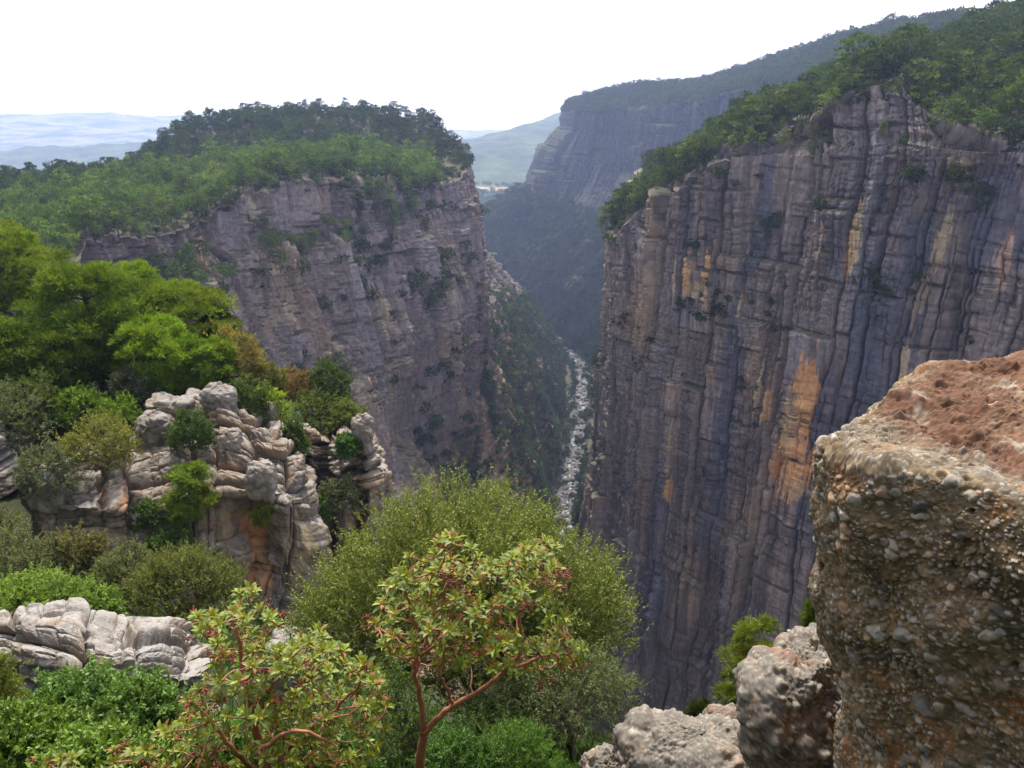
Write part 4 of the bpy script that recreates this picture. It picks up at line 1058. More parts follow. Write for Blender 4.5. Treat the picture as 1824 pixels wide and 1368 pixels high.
def stuff_forest(name, label, items):
    """items: (kind, x,y,z, scale, rot, tint) merged into one mesh"""
    Vs, Fs, Cs, Ms = [], [], [], []; n = 0
    groups = {}
    for it in items: groups.setdefault((it[0], int(it[7]) % len(KINDS[it[0]])), []).append(it[1:7])
    for (k, v), L_ in groups.items():
        b = KINDS[k][v]; V = np.concatenate(b.V); C = np.concatenate(b.C); F = np.concatenate(b.F); M = np.concatenate(b.M)
        A = np.array(L_, float); c, s_ = np.cos(A[:, 4]), np.sin(A[:, 4]); sc = A[:, 3]
        Q = np.empty((len(A), len(V), 3), np.float32)
        Q[..., 0] = (V[None, :, 0]*c[:, None]-V[None, :, 1]*s_[:, None])*sc[:, None]+A[:, 0:1]
        Q[..., 1] = (V[None, :, 0]*s_[:, None]+V[None, :, 1]*c[:, None])*sc[:, None]+A[:, 1:2]
        Q[..., 2] = V[None, :, 2]*sc[:, None]*np.clip(1.05+.2*np.sin(A[:, 4:5]*7), .8, 1.25)+A[:, 2:3]
        Vs.append(Q.reshape(-1, 3)); Fs.append((F[None]+(np.arange(len(A))*len(V))[:, None, None]+n).reshape(-1, 4)); n += Q.shape[0]*Q.shape[1]
        Cs.append((C[None]*A[:, 5][:, None, None]).reshape(-1, 3)); Ms.append(np.tile(M, len(A)))
    me = mesh_np(name, np.concatenate(Vs), [np.concatenate(Fs)], [MAT_LEAF, MAT_BARK], np.concatenate(Cs), False, np.concatenate(Ms))
    o = link(name, me); tag(o, label, 'forest', None, 'stuff'); return o

def scatter(Q, PB_, k, krange, dens_fn, spacing, n_try, r, exclude=None):
    """random surface points of a sheet with a minimum spacing; returns points"""
    ks = np.where((k >= krange[0]) & (k <= krange[1]))[0]
    sub = Q[:, ks[0]:ks[-1]+1]
    e1 = sub[1:, :-1]-sub[:-1, :-1]; e2 = sub[:-1, 1:]-sub[:-1, :-1]
    area = np.linalg.norm(np.cross(e1, e2), axis=-1)
    flatw = area*dens_fn(sub[:-1, :-1])
    p = (flatw/flatw.sum()).ravel()
    idx = r.choice(len(p), size=n_try, p=p)
    i, j = np.unravel_index(idx, area.shape)
    u = r.random((n_try, 1)); v = r.random((n_try, 1))
    pts = sub[i, j]*(1-u)*(1-v)+sub[i+1, j]*u*(1-v)+sub[i, j+1]*(1-u)*v+sub[i+1, j+1]*u*v
    cell = {}; keep = []
    for q in range(n_try):
        x, y = pts[q, 0], pts[q, 1]; sp = spacing(pts[q]) if callable(spacing) else spacing
        cx, cy_ = int(x//6), int(y//6); ok = True
        for a in (-1, 0, 1):
            for b in (-1, 0, 1):
                for w in cell.get((cx+a, cy_+b), ()):
                    if (pts[w, 0]-x)**2+(pts[w, 1]-y)**2+(pts[w, 2]-pts[q, 2])**2 < sp*sp: ok = False; break
                if not ok: break
            if not ok: break
        if ok: cell.setdefault((cx, cy_), []).append(q); keep.append(q)
    return pts[keep]
# ================================================================== FORESTS OF THE GORGE
r = np.random.default_rng(5)
trees = []        # (region, kind, x,y,z, scale, rot, tint, variant)
def put(region, kind, p, sc, tint=1.):
    trees.append((region, kind, p[0], p[1], p[2], sc, r.uniform(0, 2*PI), tint*r.uniform(.7, 1.3), int(r.integers(0, 12))))
one = lambda s: np.ones(s.shape[:-1])
# the mesa: plateau shelf near the rim (greener), hill behind (darker)
for p in scatter(QM, PM, kM, (1.95, 2.98), one, 4.5, 7500, r):
    if p[0] < -330: continue
    if proj(p)[0] > 768:
        if r.random() < .8: put('shelf', 'bush', p, r.uniform(.7, 2.0), .75)
        continue
    kd = 'pine' if r.random() < .82 else ('cone' if r.random() < .5 else 'round')
    put('shelf', kd, p, r.uniform(.6, 1.2)*(1 if kd != 'round' else 1.1), 1.15)
for p in scatter(QM, PM, kM, (.75, 1.95), one, 4.7, 7500, r):
    if p[0] < -420: continue
    if proj(p)[0] > 785:
        if r.random() < .8: put('hill', 'bush', p, r.uniform(.8, 2.4), .6)
        continue
    kd = 'pine' if r.random() < .6 else ('cone' if r.random() < .25 else 'round')
    put('hill', kd, p, r.uniform(.55, 1.1)*(1 if kd != 'round' else 1.15), .5)
for p in scatter(QM, PM, kM, (4.0, 5.1), lambda s: np.clip(fbm(s[..., 0]/25, s[..., 1]/25, 2, 61)+.25, 0, 1), 5.0, 260, r):
    if 250 < proj(p)[0] < 800: put('ledge', 'pine' if r.random() < .8 else 'cone', p, r.uniform(.6, .95), 1.05)
for px, py, Y, sc in [(640, 370, 346, 1.0), (690, 365, 352, 1.0), (715, 385, 366, .9), (735, 375, 376, .95), (700, 405, 352, .8), (505, 440, 308, .9), (540, 445, 312, .8), (560, 430, 318, .8), (480, 450, 296, 1.), (500, 470, 296, .8),
                      (340, 470, 258, .9), (320, 500, 254, .9), (360, 510, 256, .8), (400, 500, 262, .8), (415, 490, 268, .7), (770, 370, 396, .8), (655, 345, 350, 1.0), (675, 345, 354, .9), (720, 345, 372, .9)]:
    q = W(px, py+14, Y); put('ledge', 'pine', q, sc, 1.05)
for p in scatter(QM, PM, kM, (2.93, 3.3), one, 2.6, 420, r):
    if -330 < p[0] and proj(p)[0] < 790: put('shelf', 'pine' if r.random() < .5 else 'bush', p, r.uniform(.5, 1.1), 1.1)
for p in scatter(QR, PR, kR, (2.75, 3.35), one, 2.4, 560, r):
    if p[1] < 340: put('slope', 'bush' if r.random() < .75 else 'cone', p, r.uniform(.6, 1.5) if r.random() < .75 else r.uniform(.3, .6), 1.0)
# valley beyond the gorge
for q in range(1900):
    y = 1400*(2250/1400)**r.random(); x = r.uniform(-.10, .13)*y
    z_, f_ = far_height(np.array(x), np.array(y))
    if f_ < .35 and fbm(np.array([x/90]), np.array([y/90]), 2, 66)[0] > -.25: put('back', 'bush', (x, y, float(z_)), r.uniform(2.4, 4.2), 1.35)
# right hand slope
slope_den = lambda s: np.where(proj(s)[0] < 1420, .8, 1.0)
for p in scatter(QR, PR, kR, (.55, 2.75), slope_den, 4.3, 7500, r):
    if p[1] > 480 or p[0] > 420: continue
    kd = 'pine' if r.random() < .68 else ('cone' if r.random() < .55 else 'round')
    put('slope', kd, p, r.uniform(.7, 1.45), .72)
for p in scatter(QR, PR, kR, (3.95, 5.0), one, 3.0, 240, r):
    if p[1] < 330 and r.random() < .55: put('slope', 'bush' if r.random() < .6 else 'cone', p, r.uniform(.4, .8), 1.1)
# named pines the photograph shows along the right rim
for px, py, Y, sc, kd, tn in [(1680, 245, 192, .92, 'pine', 1.35), (1745, 250, 190, .78, 'pine', 1.3), (1525, 160, 226, .6, 'cone', 1.9), (1395, 260, 236, .55, 'cone', 1.5), (1355, 262, 243, .5, 'cone', 1.7), (1335, 255, 246, .6, 'cone', 1.5),
                              (1305, 262, 252, .55, 'cone', 1.5), (1345, 225, 255, .95, 'pine', 1.1), (1330, 235, 256, .9, 'pine', 1.), (1400, 205, 258, 1.0, 'pine', .9), (1420, 200, 255, .9, 'pine', 1.), (1180, 325, 272, .65, 'pine', .9), (1165, 335, 276, .6, 'pine', .9),
                              (1230, 300, 264, .7, 'pine', 1.), (1250, 288, 262, .7, 'pine', .95), (1270, 280, 260, .7, 'pine', 1.), (1285, 272, 258, .75, 'cone', 1.), (1215, 310, 268, .6, 'pine', .9), (1480, 195, 222, .6, 'pine', 1.3), (1465, 205, 228, .6, 'cone', 1.3),
                              (1620, 165, 225, .85, 'pine', 1.), (1640, 190, 214, .7, 'pine', .9), (1560, 150, 232, .6, 'pine', 1.), (1800, 240, 192, .7, 'round', 1.), (1770, 230, 198, .8, 'pine', 1.), (1815, 215, 205, .8, 'pine', .9), (1710, 215, 208, .8, 'pine', 1.), (1700, 185, 225, .9, 'pine', 1.1),
                              (1135, 372, 284, .6, 'round', .9), (1120, 385, 287, .5, 'pine', .9), (1150, 350, 280, .6, 'round', .9), (1195, 318, 271, .6, 'round', .9)]:
    put('rim', kd, W(px, py+6, Y), sc, tn)
# talus below the mesa and the banks
for p in scatter(QM, PM, kM, (7.0, 8.95), lambda s: np.clip(fbm(s[..., 0]/40, s[..., 1]/40, 3, 62)*1.6+.3+ss(560, 660, s[..., 1])*.8, 0.02, 1)*ss(-60, -10, s[..., 0]), 3.6, 4200, r):
    kd = 'bush' if r.random() < .55 else ('round' if r.random() < .75 else 'pine')
    put('talus', kd, p, (r.uniform(.9, 2.2) if kd == 'bush' else r.uniform(.45, 1.0)), 1.0)
for q in range(420):
    i = int(r.integers(0, len(rcz))); sd_ = r.choice([-1, 1]); o_ = (hw[i]+r.gamma(1.5, 3.))*sd_
    p = rcz[i]+nr[i]*o_; put('talus', 'bush', (p[0], p[1], -302.5 if abs(o_) > hw[i]+1 else -299.5), r.uniform(1.0, 2.6), .9)
# far cliff: wooded top and talus
for p in scatter(QB, PB, kB, (.4, 1.97), one, 4.2, 11000, r):
    put('back', 'bush', p, r.uniform(1.6, 3.2), .95)
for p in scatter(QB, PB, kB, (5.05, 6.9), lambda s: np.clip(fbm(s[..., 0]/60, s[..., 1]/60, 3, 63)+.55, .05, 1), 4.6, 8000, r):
    put('back', 'bush', p, r.uniform(1.4, 3.0), .62)  # low tint on the talus paints in the shade of the cliff above
# shrubs clinging to the two walls
cl = []
for p in scatter(QM, PM, kM, (5.05, 6.9), lambda s: np.clip(fbm(s[..., 0]/18, s[..., 2]/22, 3, 64)*2.2+.1, 0, 1), 3.0, 560, r):
    px, py, _ = proj(p)
    if 180 < px < 900 and py < 900: cl.append(('mesa', p, r.uniform(.6, 2.3)))
for p in scatter(QR, PR, kR, (5.02, 6.6), lambda s: np.clip(fbm(s[..., 0]/14, s[..., 2]/20, 3, 65)*2.-.25, 0, 1), 2.4, 260, r):
    px, py, _ = proj(p)
    if 990 < px < 1830 and py < 1050: cl.append(('cliff', p, r.uniform(.3, .9)))
XR, YR, _ = proj(QR)
def on_cliff(px, py):
    d = np.where((kR > 5)[None], (XR-px)**2+(YR-py)**2, 1e12); i, j = np.unravel_index(np.argmin(d), d.shape); return QR[i, j]
for px, py, n_, sp in [(1565, 500, 12, 24), (1255, 545, 14, 24), (1225, 540, 6, 12), (1280, 560, 6, 12), (1378, 402, 6, 10), (1235, 440, 5, 10), (1110, 580, 10, 16), (1130, 600, 6, 20), (1095, 610, 6, 14), (1385, 590, 3, 8), (1020, 905, 8, 18), (1000, 915, 8, 14), (1320, 690, 3, 8), (1700, 330, 4, 10), (1090, 430, 5, 10),
                        (1120, 400, 6, 14), (1290, 320, 5, 14), (1060, 640, 5, 14), (1050, 700, 4, 10), (1465, 370, 2, 5), (1760, 350, 3, 12), (1630, 325, 3, 8)]:
    for q in range(n_): cl.append(('cliff', on_cliff(px+r.normal(0, sp), py+r.normal(0, sp*.8)), r.uniform(.6, 1.4)))

REG = {'shelf': ('mid green pine of the dense wood on the shelf above the mesa cliff', 'pines on the mesa shelf'),
       'hill': ('dark tree of the dense wood on the mesa top', 'trees on the mesa hill'),
       'ledge': ('pine on a ledge partway up the mesa cliff', 'pines on the mesa ledges'),
       'slope': ('dark green tree on the wooded slope above the right hand cliff', 'trees on the right hand slope'),
       'rim': ('pine standing right on the rim of the right hand cliff', 'pines along the right hand rim'),
       'talus': ('small dark tree on the scree between mesa and river', 'trees on the scree'), 'back': ('', '')}
T = trees
P_ = np.array([t[2:5] for t in T]); px, py, f_ = proj(P_)
Hh = np.array([{'pine': 10, 'cone': 10, 'round': 6, 'bush': 2.2}[t[1]]*t[5] for t in T])
size = Hh/f_*FPX
# a thing of its own needs to be in the frame and not behind another slope
vis = (px > -10) & (px < 1834) & (py > 20) & (py < 1360) & np.array([t[0] not in ('back',) for t in T]) & np.array([t[1] != 'bush' for t in T])
reg = np.array([t[0] for t in T])
score = np.where(vis, size, 0)
score[(reg == 'rim') | (reg == 'ledge')] *= 3
score[(reg == 'shelf') & (px < 190) & (py > 400)] *= .5
top = set(np.argsort(-score)[:285].tolist())
lab_by_kind = {'pine': 'pine', 'cone': 'pointed young pine', 'round': 'round crowned oak'}
rest = {'mesa': [], 'right': [], 'back': []}
for i, t in enumerate(T):
    if i in top:
        o = bpy.data.objects.new(NM[t[1]], KM[t[1]][t[8] % len(KM[t[1]])]); COL.objects.link(o)
        o.location = t[2:5]; o.rotation_euler[2] = t[6]; o.scale = (t[5]*r.uniform(.85, 1.2), t[5]*r.uniform(.85, 1.2), t[5]); o.color = (t[7], t[7], t[7], 1)
        lb, g = REG[t[0]]
        if t[0] == 'rim': lb = {'pine': 'spreading', 'cone': 'yellowish pointed young', 'round': 'low dark bushy'}[t[1]]+' tree standing on the rim of the right hand cliff'
        elif t[1] == 'round': lb = lb.replace('pine', 'round oak').replace('mid green', 'dark').replace('dark tree', 'dark round oak').replace('dark green tree', 'dark round oak')
        elif t[0] == 'ledge' and t[1] == 'cone': lb = 'pointed young '+lb
        elif t[1] == 'cone': lb = lb.replace('mid green pine', 'pointed young pine').replace('dark tree', 'pointed young pine').replace('dark green tree', 'pointed young pine')
        tag(o, lb, 'oak' if t[1] == 'round' else 'pine', g+{'pine': '', 'cone': ', pointed ones', 'round': ', round oaks'}[t[1]])
    else:
        rest['back' if t[0] == 'back' else 'right' if t[0] in ('slope', 'rim') else 'mesa'].append((t[1], *t[2:8], t[8]))
stuff_forest('forest', 'dense pine wood covering the top, ledges and scree of the mesa', rest['mesa'])
stuff_forest('forest', 'dark pine wood covering the slope above the right hand cliff', rest['right'])
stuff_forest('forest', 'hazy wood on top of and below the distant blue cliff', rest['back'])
cl.sort(key=lambda q: -q[2]/proj(q[1])[2])
stuff_forest('undergrowth', 'small scattered scrub on the two canyon walls', [('bush', p[0], p[1], p[2]-.3, sc, r.uniform(0, 6.28), 1., int(r.integers(0, 5))) for w_, p, sc in cl[235:]])
for wall, p, sc in cl[:235]:
    o = bpy.data.objects.new('shrub', KM['bush'][int(r.integers(0, 5))]); COL.objects.link(o)
    o.location = p+np.array([0, 0, -.3]); o.rotation_euler[2] = r.uniform(0, 6.28); o.scale = (sc, sc, sc*r.uniform(.8, 1.3))
    if wall == 'mesa': tag(o, 'dark shrub clinging to the face of the mesa cliff', 'shrub', 'shrubs on the mesa cliff')
    else: tag(o, 'dark shrub growing from a crack in the right hand cliff', 'shrub', 'shrubs on the right hand cliff')
# ================================================================== PLANTS ON THE NEAR SLOPE
def px2m(Y, py): return (Y/(CP-(py-684)/FPX*SP))/FPX

def near_pine(label, px, pyb, Y, pyt, rpx, seed, col, col2, ncl=70, ntuft=50, nneed=4, nl=.32, nw=.062, h0=.25, shape=.6, flat=.72, group=None, lean=(0, 0), cat='pine', name='pine_tree', padr=.125):
    rr = np.random.default_rng(seed)
    ncl = int(ncl*1.75)
    b = W(px, pyb, Y); t = W(px, pyt, Y); H = (t[2]-b[2])*1.0; R = rpx*px2m(Y, (pyb+pyt)/2)
    V, F, C, ctr = pine_crown(rr, H, R, ncl, ntuft, nneed, nl, nw, col, col2, h0=h0, flat=flat, lean=lean, shape=shape, padr=padr)
    e = empty(name, b, label, cat, group)
    bag = Bag(); bag.add(V, F, C)
    co_ = link('crown', bag.mesh('crown', [MAT_LEAF], False), e); q_ = rr.uniform(.62, 1.12); co_.color = (q_*rr.uniform(.85, 1.1), q_, q_, 1)
    tk = [np.array([lean[0]*q+rr.normal(0, .012*H), lean[1]*q+rr.normal(0, .012*H), q*H-.06*H*(q == 0)]) for q in np.linspace(0, .9, 9)]
    tb = branch_net(ctr, tk, .012*H/4, rr, wob=.12, sides=5, expo=1.9, rmax=.022*H)
    link('trunk', tb.mesh('trunk', [MAT_BARK]), e)
    return e

def crown_tips(rr, n, rx, ry, h, base_h, lump=.25, seed=0, inner=.25, shell=.78):
    d = rdir(rr, n*2); d = d[d[:, 2] > -.45][:n]
    q = fbm3(d*1.0+seed*1.7, .55, 2, seed)
    rad = (1+lump*q*1.6)*np.where(rr.random(len(d)) < inner, rr.uniform(.35, .8, len(d)), rr.uniform(shell, 1.0, len(d)))
    p = d*rad[:, None]*np.array([rx, ry, (h-base_h)*.62])
    p[:, 2] += base_h+(h-base_h)*.38
    p[:, 2] = np.maximum(p[:, 2], .04*h)
    return p, d

def sprays(rr, tips, outd, ntw, ltw, nlf, L, Wd, col, col2, up=.55, spread=.5, tipcol=None):
    n = len(tips)
    B = np.repeat(tips, ntw, 0); o = np.repeat(outd, ntw, 0)
    D = unit(o*.6+np.array([0, 0, up])+rr.normal(0, spread, o.shape))
    B = B+rr.normal(0, ltw*.45, B.shape)
    ll = ltw*rr.uniform(.6, 1.25, len(B))
    s = (np.arange(nlf)+.5)/nlf
    P = B[:, None]+D[:, None]*(ll[:, None, None]*s[None, :, None])
    P[..., 2] -= (s[None]**2)*ll[:, None]*.10
    m = P.shape[0]*nlf
    Df = np.repeat(D, nlf, 0)
    dv = unit(Df*.75+rr.normal(0, .62, (m, 3))); Nn = unit(rdir(rr, m)+np.array([0, 0, .9]))
    V, F = leaf_quads(P.reshape(-1, 3), dv, Nn, L*rr.uniform(.65, 1.25, m), Wd*rr.uniform(.8, 1.2, m))
    cm = np.repeat(rr.random(n), ntw); base = np.array(col)*(1-cm[:, None])+np.array(col2)*cm[:, None]
    base = base*np.repeat(rr.uniform(.78, 1.22, n), ntw)[:, None]
    c = np.repeat(base, nlf, 0)*rr.uniform(.8, 1.2, (m, 1))
    if tipcol is not None:
        tt = np.tile(s, len(B))[:, None]**2; c = c*(1-tt*.6)+np.array(tipcol)*tt*.6
    return V, F, np.repeat(c, 4, 0)

def bush(label, px, pyb, pyt, wpx, Y, seed, col, col2, n=90, ntw=5, nlf=14, L=None, Wd=None, ltw=None, up=.5, spread=.5, cat='shrub', name='shrub', base_h=.08, lump=.25, group=None, stem=None, tipcol=None,
         deep=.85, gloss=False, inner=.25, part='foliage', stem_mat=None, sink=.15, trunk=None, rtip=None):
    rr = np.random.default_rng(seed)
    b = W(px, pyb, Y); t = W(px, pyt, Y); h = t[2]-b[2]; u = px2m(Y, (pyb+pyt)/2); rx = wpx*u/2
    L = L or max(.04, 3.8*u); Wd = Wd or L*.5; ltw = ltw or .22*rx; n = int(n*1.7); col = np.array(col)*1.35; col2 = np.array(col2)*1.4
    tips, od = crown_tips(rr, n, rx*.88, rx*.88*deep, h*.94, base_h*h, lump, seed, inner)
    V, F, C = sprays(rr, tips, od, ntw, ltw, nlf, L, Wd, col, col2, up, spread, tipcol)
    e = empty(name, b, label, cat, group)
    bag = Bag(); bag.add(V, F, C); link(part, bag.mesh(part, [MAT_LEAF_GLOSS if gloss else MAT_LEAF], False), e)
    tk = trunk or [np.array([0, 0, -sink*h]), np.array([rr.normal(0, .03*rx), 0, .05*h]), np.array([rr.normal(0, .05*rx), rr.normal(0, .05*rx), .18*h])]
    tb = branch_net(tips, tk, rtip or .006*rx, rr, wob=.15, sides=4, expo=2.1)
    link('stems', tb.mesh('stems', [stem_mat or MAT_GREYBARK]), e)
    return e, tips

YG, YG2 = (.155, .25, .018), (.275, .35, .028)
MG, MG2 = (.09, .165, .02), (.15, .235, .025)
near_pine('tall pine with a bare dark trunk near the left edge of the photo', 40, 660, 58, 412, 78, 1, MG, YG2, ncl=80, h0=.4)
near_pine('pale topped pine at the very top of the near slope, left edge', 15, 590, 72, 402, 80, 2, YG, (.22, .22, .04), ncl=70)
near_pine('yellowish pine behind the tall trunked pine', 105, 640, 66, 452, 70, 3, YG, YG2, ncl=70)
near_pine('broadest bright pine in the middle of the near slope', 185, 712, 50, 482, 100, 4, YG, YG2, ncl=110, h0=.15)
near_pine('pine with a light rounded top behind the broadest bright pine', 262, 660, 60, 476, 62, 5, YG, YG2, ncl=70, h0=.2)
near_pine('wide layered pine on the right part of the near slope', 335, 690, 55, 514, 92, 6, YG, YG2, ncl=100, h0=.15, flat=.42)
near_pine('slim dark conical tree rising above the right end of the pine slope', 402, 670, 57, 553, 34, 7, (.04, .075, .02), (.06, .1, .022), ncl=46, h0=.1, shape=.25)
near_pine('dense bright pine just above the pale slab of the outcrop', 285, 712, 48, 575, 66, 8, YG, YG2, ncl=80, h0=.08)
near_pine('fresh green pine above the yellow green shrub', 130, 730, 47, 590, 66, 9, YG, MG2, ncl=74, h0=.08)
near_pine('half cut off pine at the left edge below the tall pine', 8, 735, 46, 570, 70, 10, MG, YG, ncl=74, h0=.08)
near_pine('darker pine cut by the left edge behind the tall pine', -45, 650, 60, 440, 85, 11, MG, MG2, ncl=70)
near_pine('young pine between the layered pine and the yellow brown tree', 385, 712, 49, 612, 46, 12, YG, YG2, ncl=56, h0=.05)
near_pine('shaded pine in the gap under the tall trunked pine', 80, 700, 52, 575, 60, 13, (.045, .085, .02), MG2, ncl=64, h0=.1)
near_pine('dark pine filling the hollow behind the dense bright pine', 235, 680, 54, 560, 56, 14, MG, YG, ncl=60, h0=.1)
near_pine('small bright crooked pine growing on the face of the outcrop', 338, 945, 37.2, 828, 42, 15, (.12, .19, .02), (.2, .24, .03), ncl=34, ntuft=46, h0=.1, nl=.24, nw=.04, lean=(.7, -.3), shape=.5)
near_pine('tiny pine bush leaning out beside the orange overhang', 470, 940, 37.4, 905, 22, 16, (.12, .18, .02), (.17, .2, .03), ncl=12, ntuft=30, h0=.2, nl=.2, nw=.035)
near_pine('small sunlit pine beside the dark cracked rock at the bottom', 1336, 1300, 7.2, 1120, 56, 17, (.10, .16, .02), (.17, .22, .03), ncl=26, ntuft=26, nneed=8, nl=.085, nw=.008, h0=.1, shape=.35, padr=.15)
near_pine('little dark pine seedling left of the red sided rock', 1240, 1325, 6.6, 1252, 24, 18, (.05, .085, .02), (.08, .12, .025), ncl=26, ntuft=40, nneed=6, nl=.06, nw=.008, h0=.05, shape=.25)
near_pine('bright pine bush leaning out behind the big boulder', 1474, 1150, 6.9, 1055, 40, 19, (.10, .16, .02), (.16, .2, .03), ncl=20, ntuft=28, nneed=6, nl=.085, nw=.009, h0=.05, shape=.4)

GG, GG2 = (.085, .105, .055), (.125, .145, .07)       # grey green
bush('yellow brown tree at the right end of the pine slope', 430, 715, 588, 105, 50, 21, (.15, .15, .03), (.21, .17, .05), n=120, cat='tree', name='tree', part='crown', base_h=.15)
bush('yellow green shrub in front of the outcrop crest on the left', 185, 860, 742, 140, 38.5, 22, (.13, .16, .03), (.19, .19, .04), n=120, base_h=.2, lump=.3)
bush('soft grey green shrub over the egg shaped boulder', 88, 890, 788, 100, 36, 23, GG, GG2, n=90)
bush('large grey green shrub at the left edge above the shaded wall', 22, 800, 688, 130, 41, 24, GG, (.11, .14, .05), n=110)
bush('round green shrub below the half cut off pine', 70, 775, 668, 110, 43, 25, (.075, .12, .03), (.12, .16, .035), n=100)
bush('olive green shrub under the fresh green pine', 145, 765, 690, 100, 44, 26, MG, YG, n=90)
bush('dusky grey shrub left of the pale slab', 243, 715, 652, 84, 46, 27, (.075, .09, .055), (.1, .115, .065), n=90)
bush('green shrub between the yellow green shrub and the pale slab', 215, 775, 712, 90, 43.5, 28, MG, YG, n=80)
bush('dark green ivy like shrub on the outcrop face', 345, 810, 728, 82, 40.6, 29, (.04, .08, .02), (.07, .11, .025), n=90, base_h=.02)
bush('dark bush beneath the small bright crooked pine', 268, 940, 892, 60, 36.8, 30, (.045, .08, .022), (.08, .12, .03), n=80)
bush('low dark green bush at the foot of the outcrop', 300, 990, 945, 80, 35.8, 31, (.04, .075, .02), (.07, .12, .025), n=90)
bush('grey green bush on the rock pillars', 606, 925, 850, 70, 44.2, 32, GG, GG2, n=60)
bush('small leafy green bush at the left foot of the rock pillars', 562, 930, 876, 56, 43.5, 33, (.06, .12, .03), (.1, .16, .035), n=60)
bush('rust tinged bush on top of the rock pillars', 525, 740, 656, 90, 53, 34, (.12, .10, .035), (.19, .115, .045), n=90)
bush('tall dark green bush at the top right of the rock pillars', 588, 745, 648, 92, 53.5, 35, (.04, .07, .02), (.065, .1, .022), n=110)
bush('spreading dark bush in the middle of the pillar tops', 560, 778, 702, 120, 51, 36, (.06, .09, .022), (.1, .13, .03), n=110)
bush('olive bush at the right end of the pillar tops', 622, 775, 712, 74, 50.5, 37, (.07, .1, .022), (.11, .14, .03), n=80)
bush('small fresh green bush in a notch of the pillars', 622, 812, 774, 50, 45.6, 38, (.05, .12, .025), (.08, .16, .03), n=60)
bush('bright leafy bush behind the small pale boulder', 480, 760, 688, 80, 47.5, 39, YG, YG2, n=80)
bush('dark bush in the cleft between outcrop and pillars', 524, 822, 745, 50, 43.8, 40, (.045, .075, .02), (.08, .12, .025), n=90)
bush('low dark bush right of the cap boulder', 445, 745, 675, 80, 46, 41, (.05, .085, .02), (.085, .13, .025), n=80)
bush('ochre green bush at the foot of the yellow brown tree', 480, 720, 640, 70, 51, 42, (.1, .12, .03), (.15, .15, .035), n=80)
0 and bush('bush in the shadow at the foot of the pillars', 560, 1060, 990, 80, 43, 43, (.05, .08, .025), (.08, .11, .03), n=70)
# grey green belt in the middle distance
bl = dict(ntw=7, nlf=16, up=.9, spread=.38)
bush('pale grey green olive bush at the left edge of the bush belt', 35, 1085, 948, 160, 20, 51, (.11, .13, .06), (.165, .18, .08), n=150, **bl)
bush('rounded grey bush in the belt below the egg shaped boulder', 108, 1080, 975, 110, 20.5, 52, (.10, .12, .055), (.15, .165, .075), n=120, **bl)
bush('upright brownish bush standing tallest in the left belt', 165, 1070, 936, 96, 21, 53, (.12, .115, .045), (.17, .16, .06), n=120, **bl)
bush('grey green bush with dark bare stems below the outcrop', 240, 1110, 985, 130, 18.5, 54, (.085, .105, .045), (.13, .15, .06), n=130, base_h=.3, **bl)
bush('biggest olive green bush of the belt, with dark stems', 335, 1125, 985, 185, 17.5, 55, (.09, .115, .03), (.15, .165, .045), n=190, base_h=.3, **bl)
bush('narrow grey bush right of the biggest belt bush', 405, 1110, 1000, 100, 18.5, 56, (.085, .1, .04), (.12, .14, .055), n=100, base_h=.2, **bl)
bush('shaded bush at the left edge behind the bush belt', 5, 1010, 905, 110, 25, 57, (.08, .1, .045), (.12, .135, .06), n=100, **bl)
bush('leafy bright green bush behind the near grey rock, far left', 55, 1120, 1042, 190, 12.6, 58, (.085, .15, .028), (.14, .205, .038), n=150, ntw=5, nlf=14, L=.07, Wd=.032)
bush('leafy bright green bush behind the dry grass tuft', 160, 1125, 1046, 120, 12.8, 59, (.08, .145, .028), (.13, .195, .038), n=120, ntw=5, nlf=14, L=.07, Wd=.032)
bush('sparse dark bush behind the strawberry tree on the left', 440, 1165, 1060, 110, 13.5, 60, (.055, .075, .03), (.085, .11, .035), n=80, ntw=4, nlf=12, base_h=.3)
# bottom left leafy mass
LF = dict(ntw=5, nlf=15, L=.05, Wd=.025, up=.7, spread=.55, gloss=True)
bush('olive green domed bush cut by the left edge below the grey rock', -5, 1400, 1140, 170, 7.2, 61, (.085, .12, .02), (.15, .17, .025), n=260, ntw=7, nlf=16, L=.035, Wd=.015, up=.5)
bush('fresh green leafy bush at the bottom left corner', 60, 1450, 1262, 240, 5.6, 62, (.085, .155, .02), (.135, .215, .03), n=240, **LF)
bush('fresh green leafy bush right below the near grey rock', 175, 1400, 1195, 210, 6.6, 63, (.07, .14, .03), (.115, .20, .042), n=240, **LF)
bush('fresh green leafy bush between rock and strawberry tree', 275, 1420, 1210, 170, 6.3, 64, (.072, .145, .028), (.12, .205, .04), n=220, **LF)
bush('low leafy bush in the bottom left foreground', 200, 1480, 1315, 230, 5.0, 65, (.08, .15, .02), (.13, .21, .03), n=210, **LF)
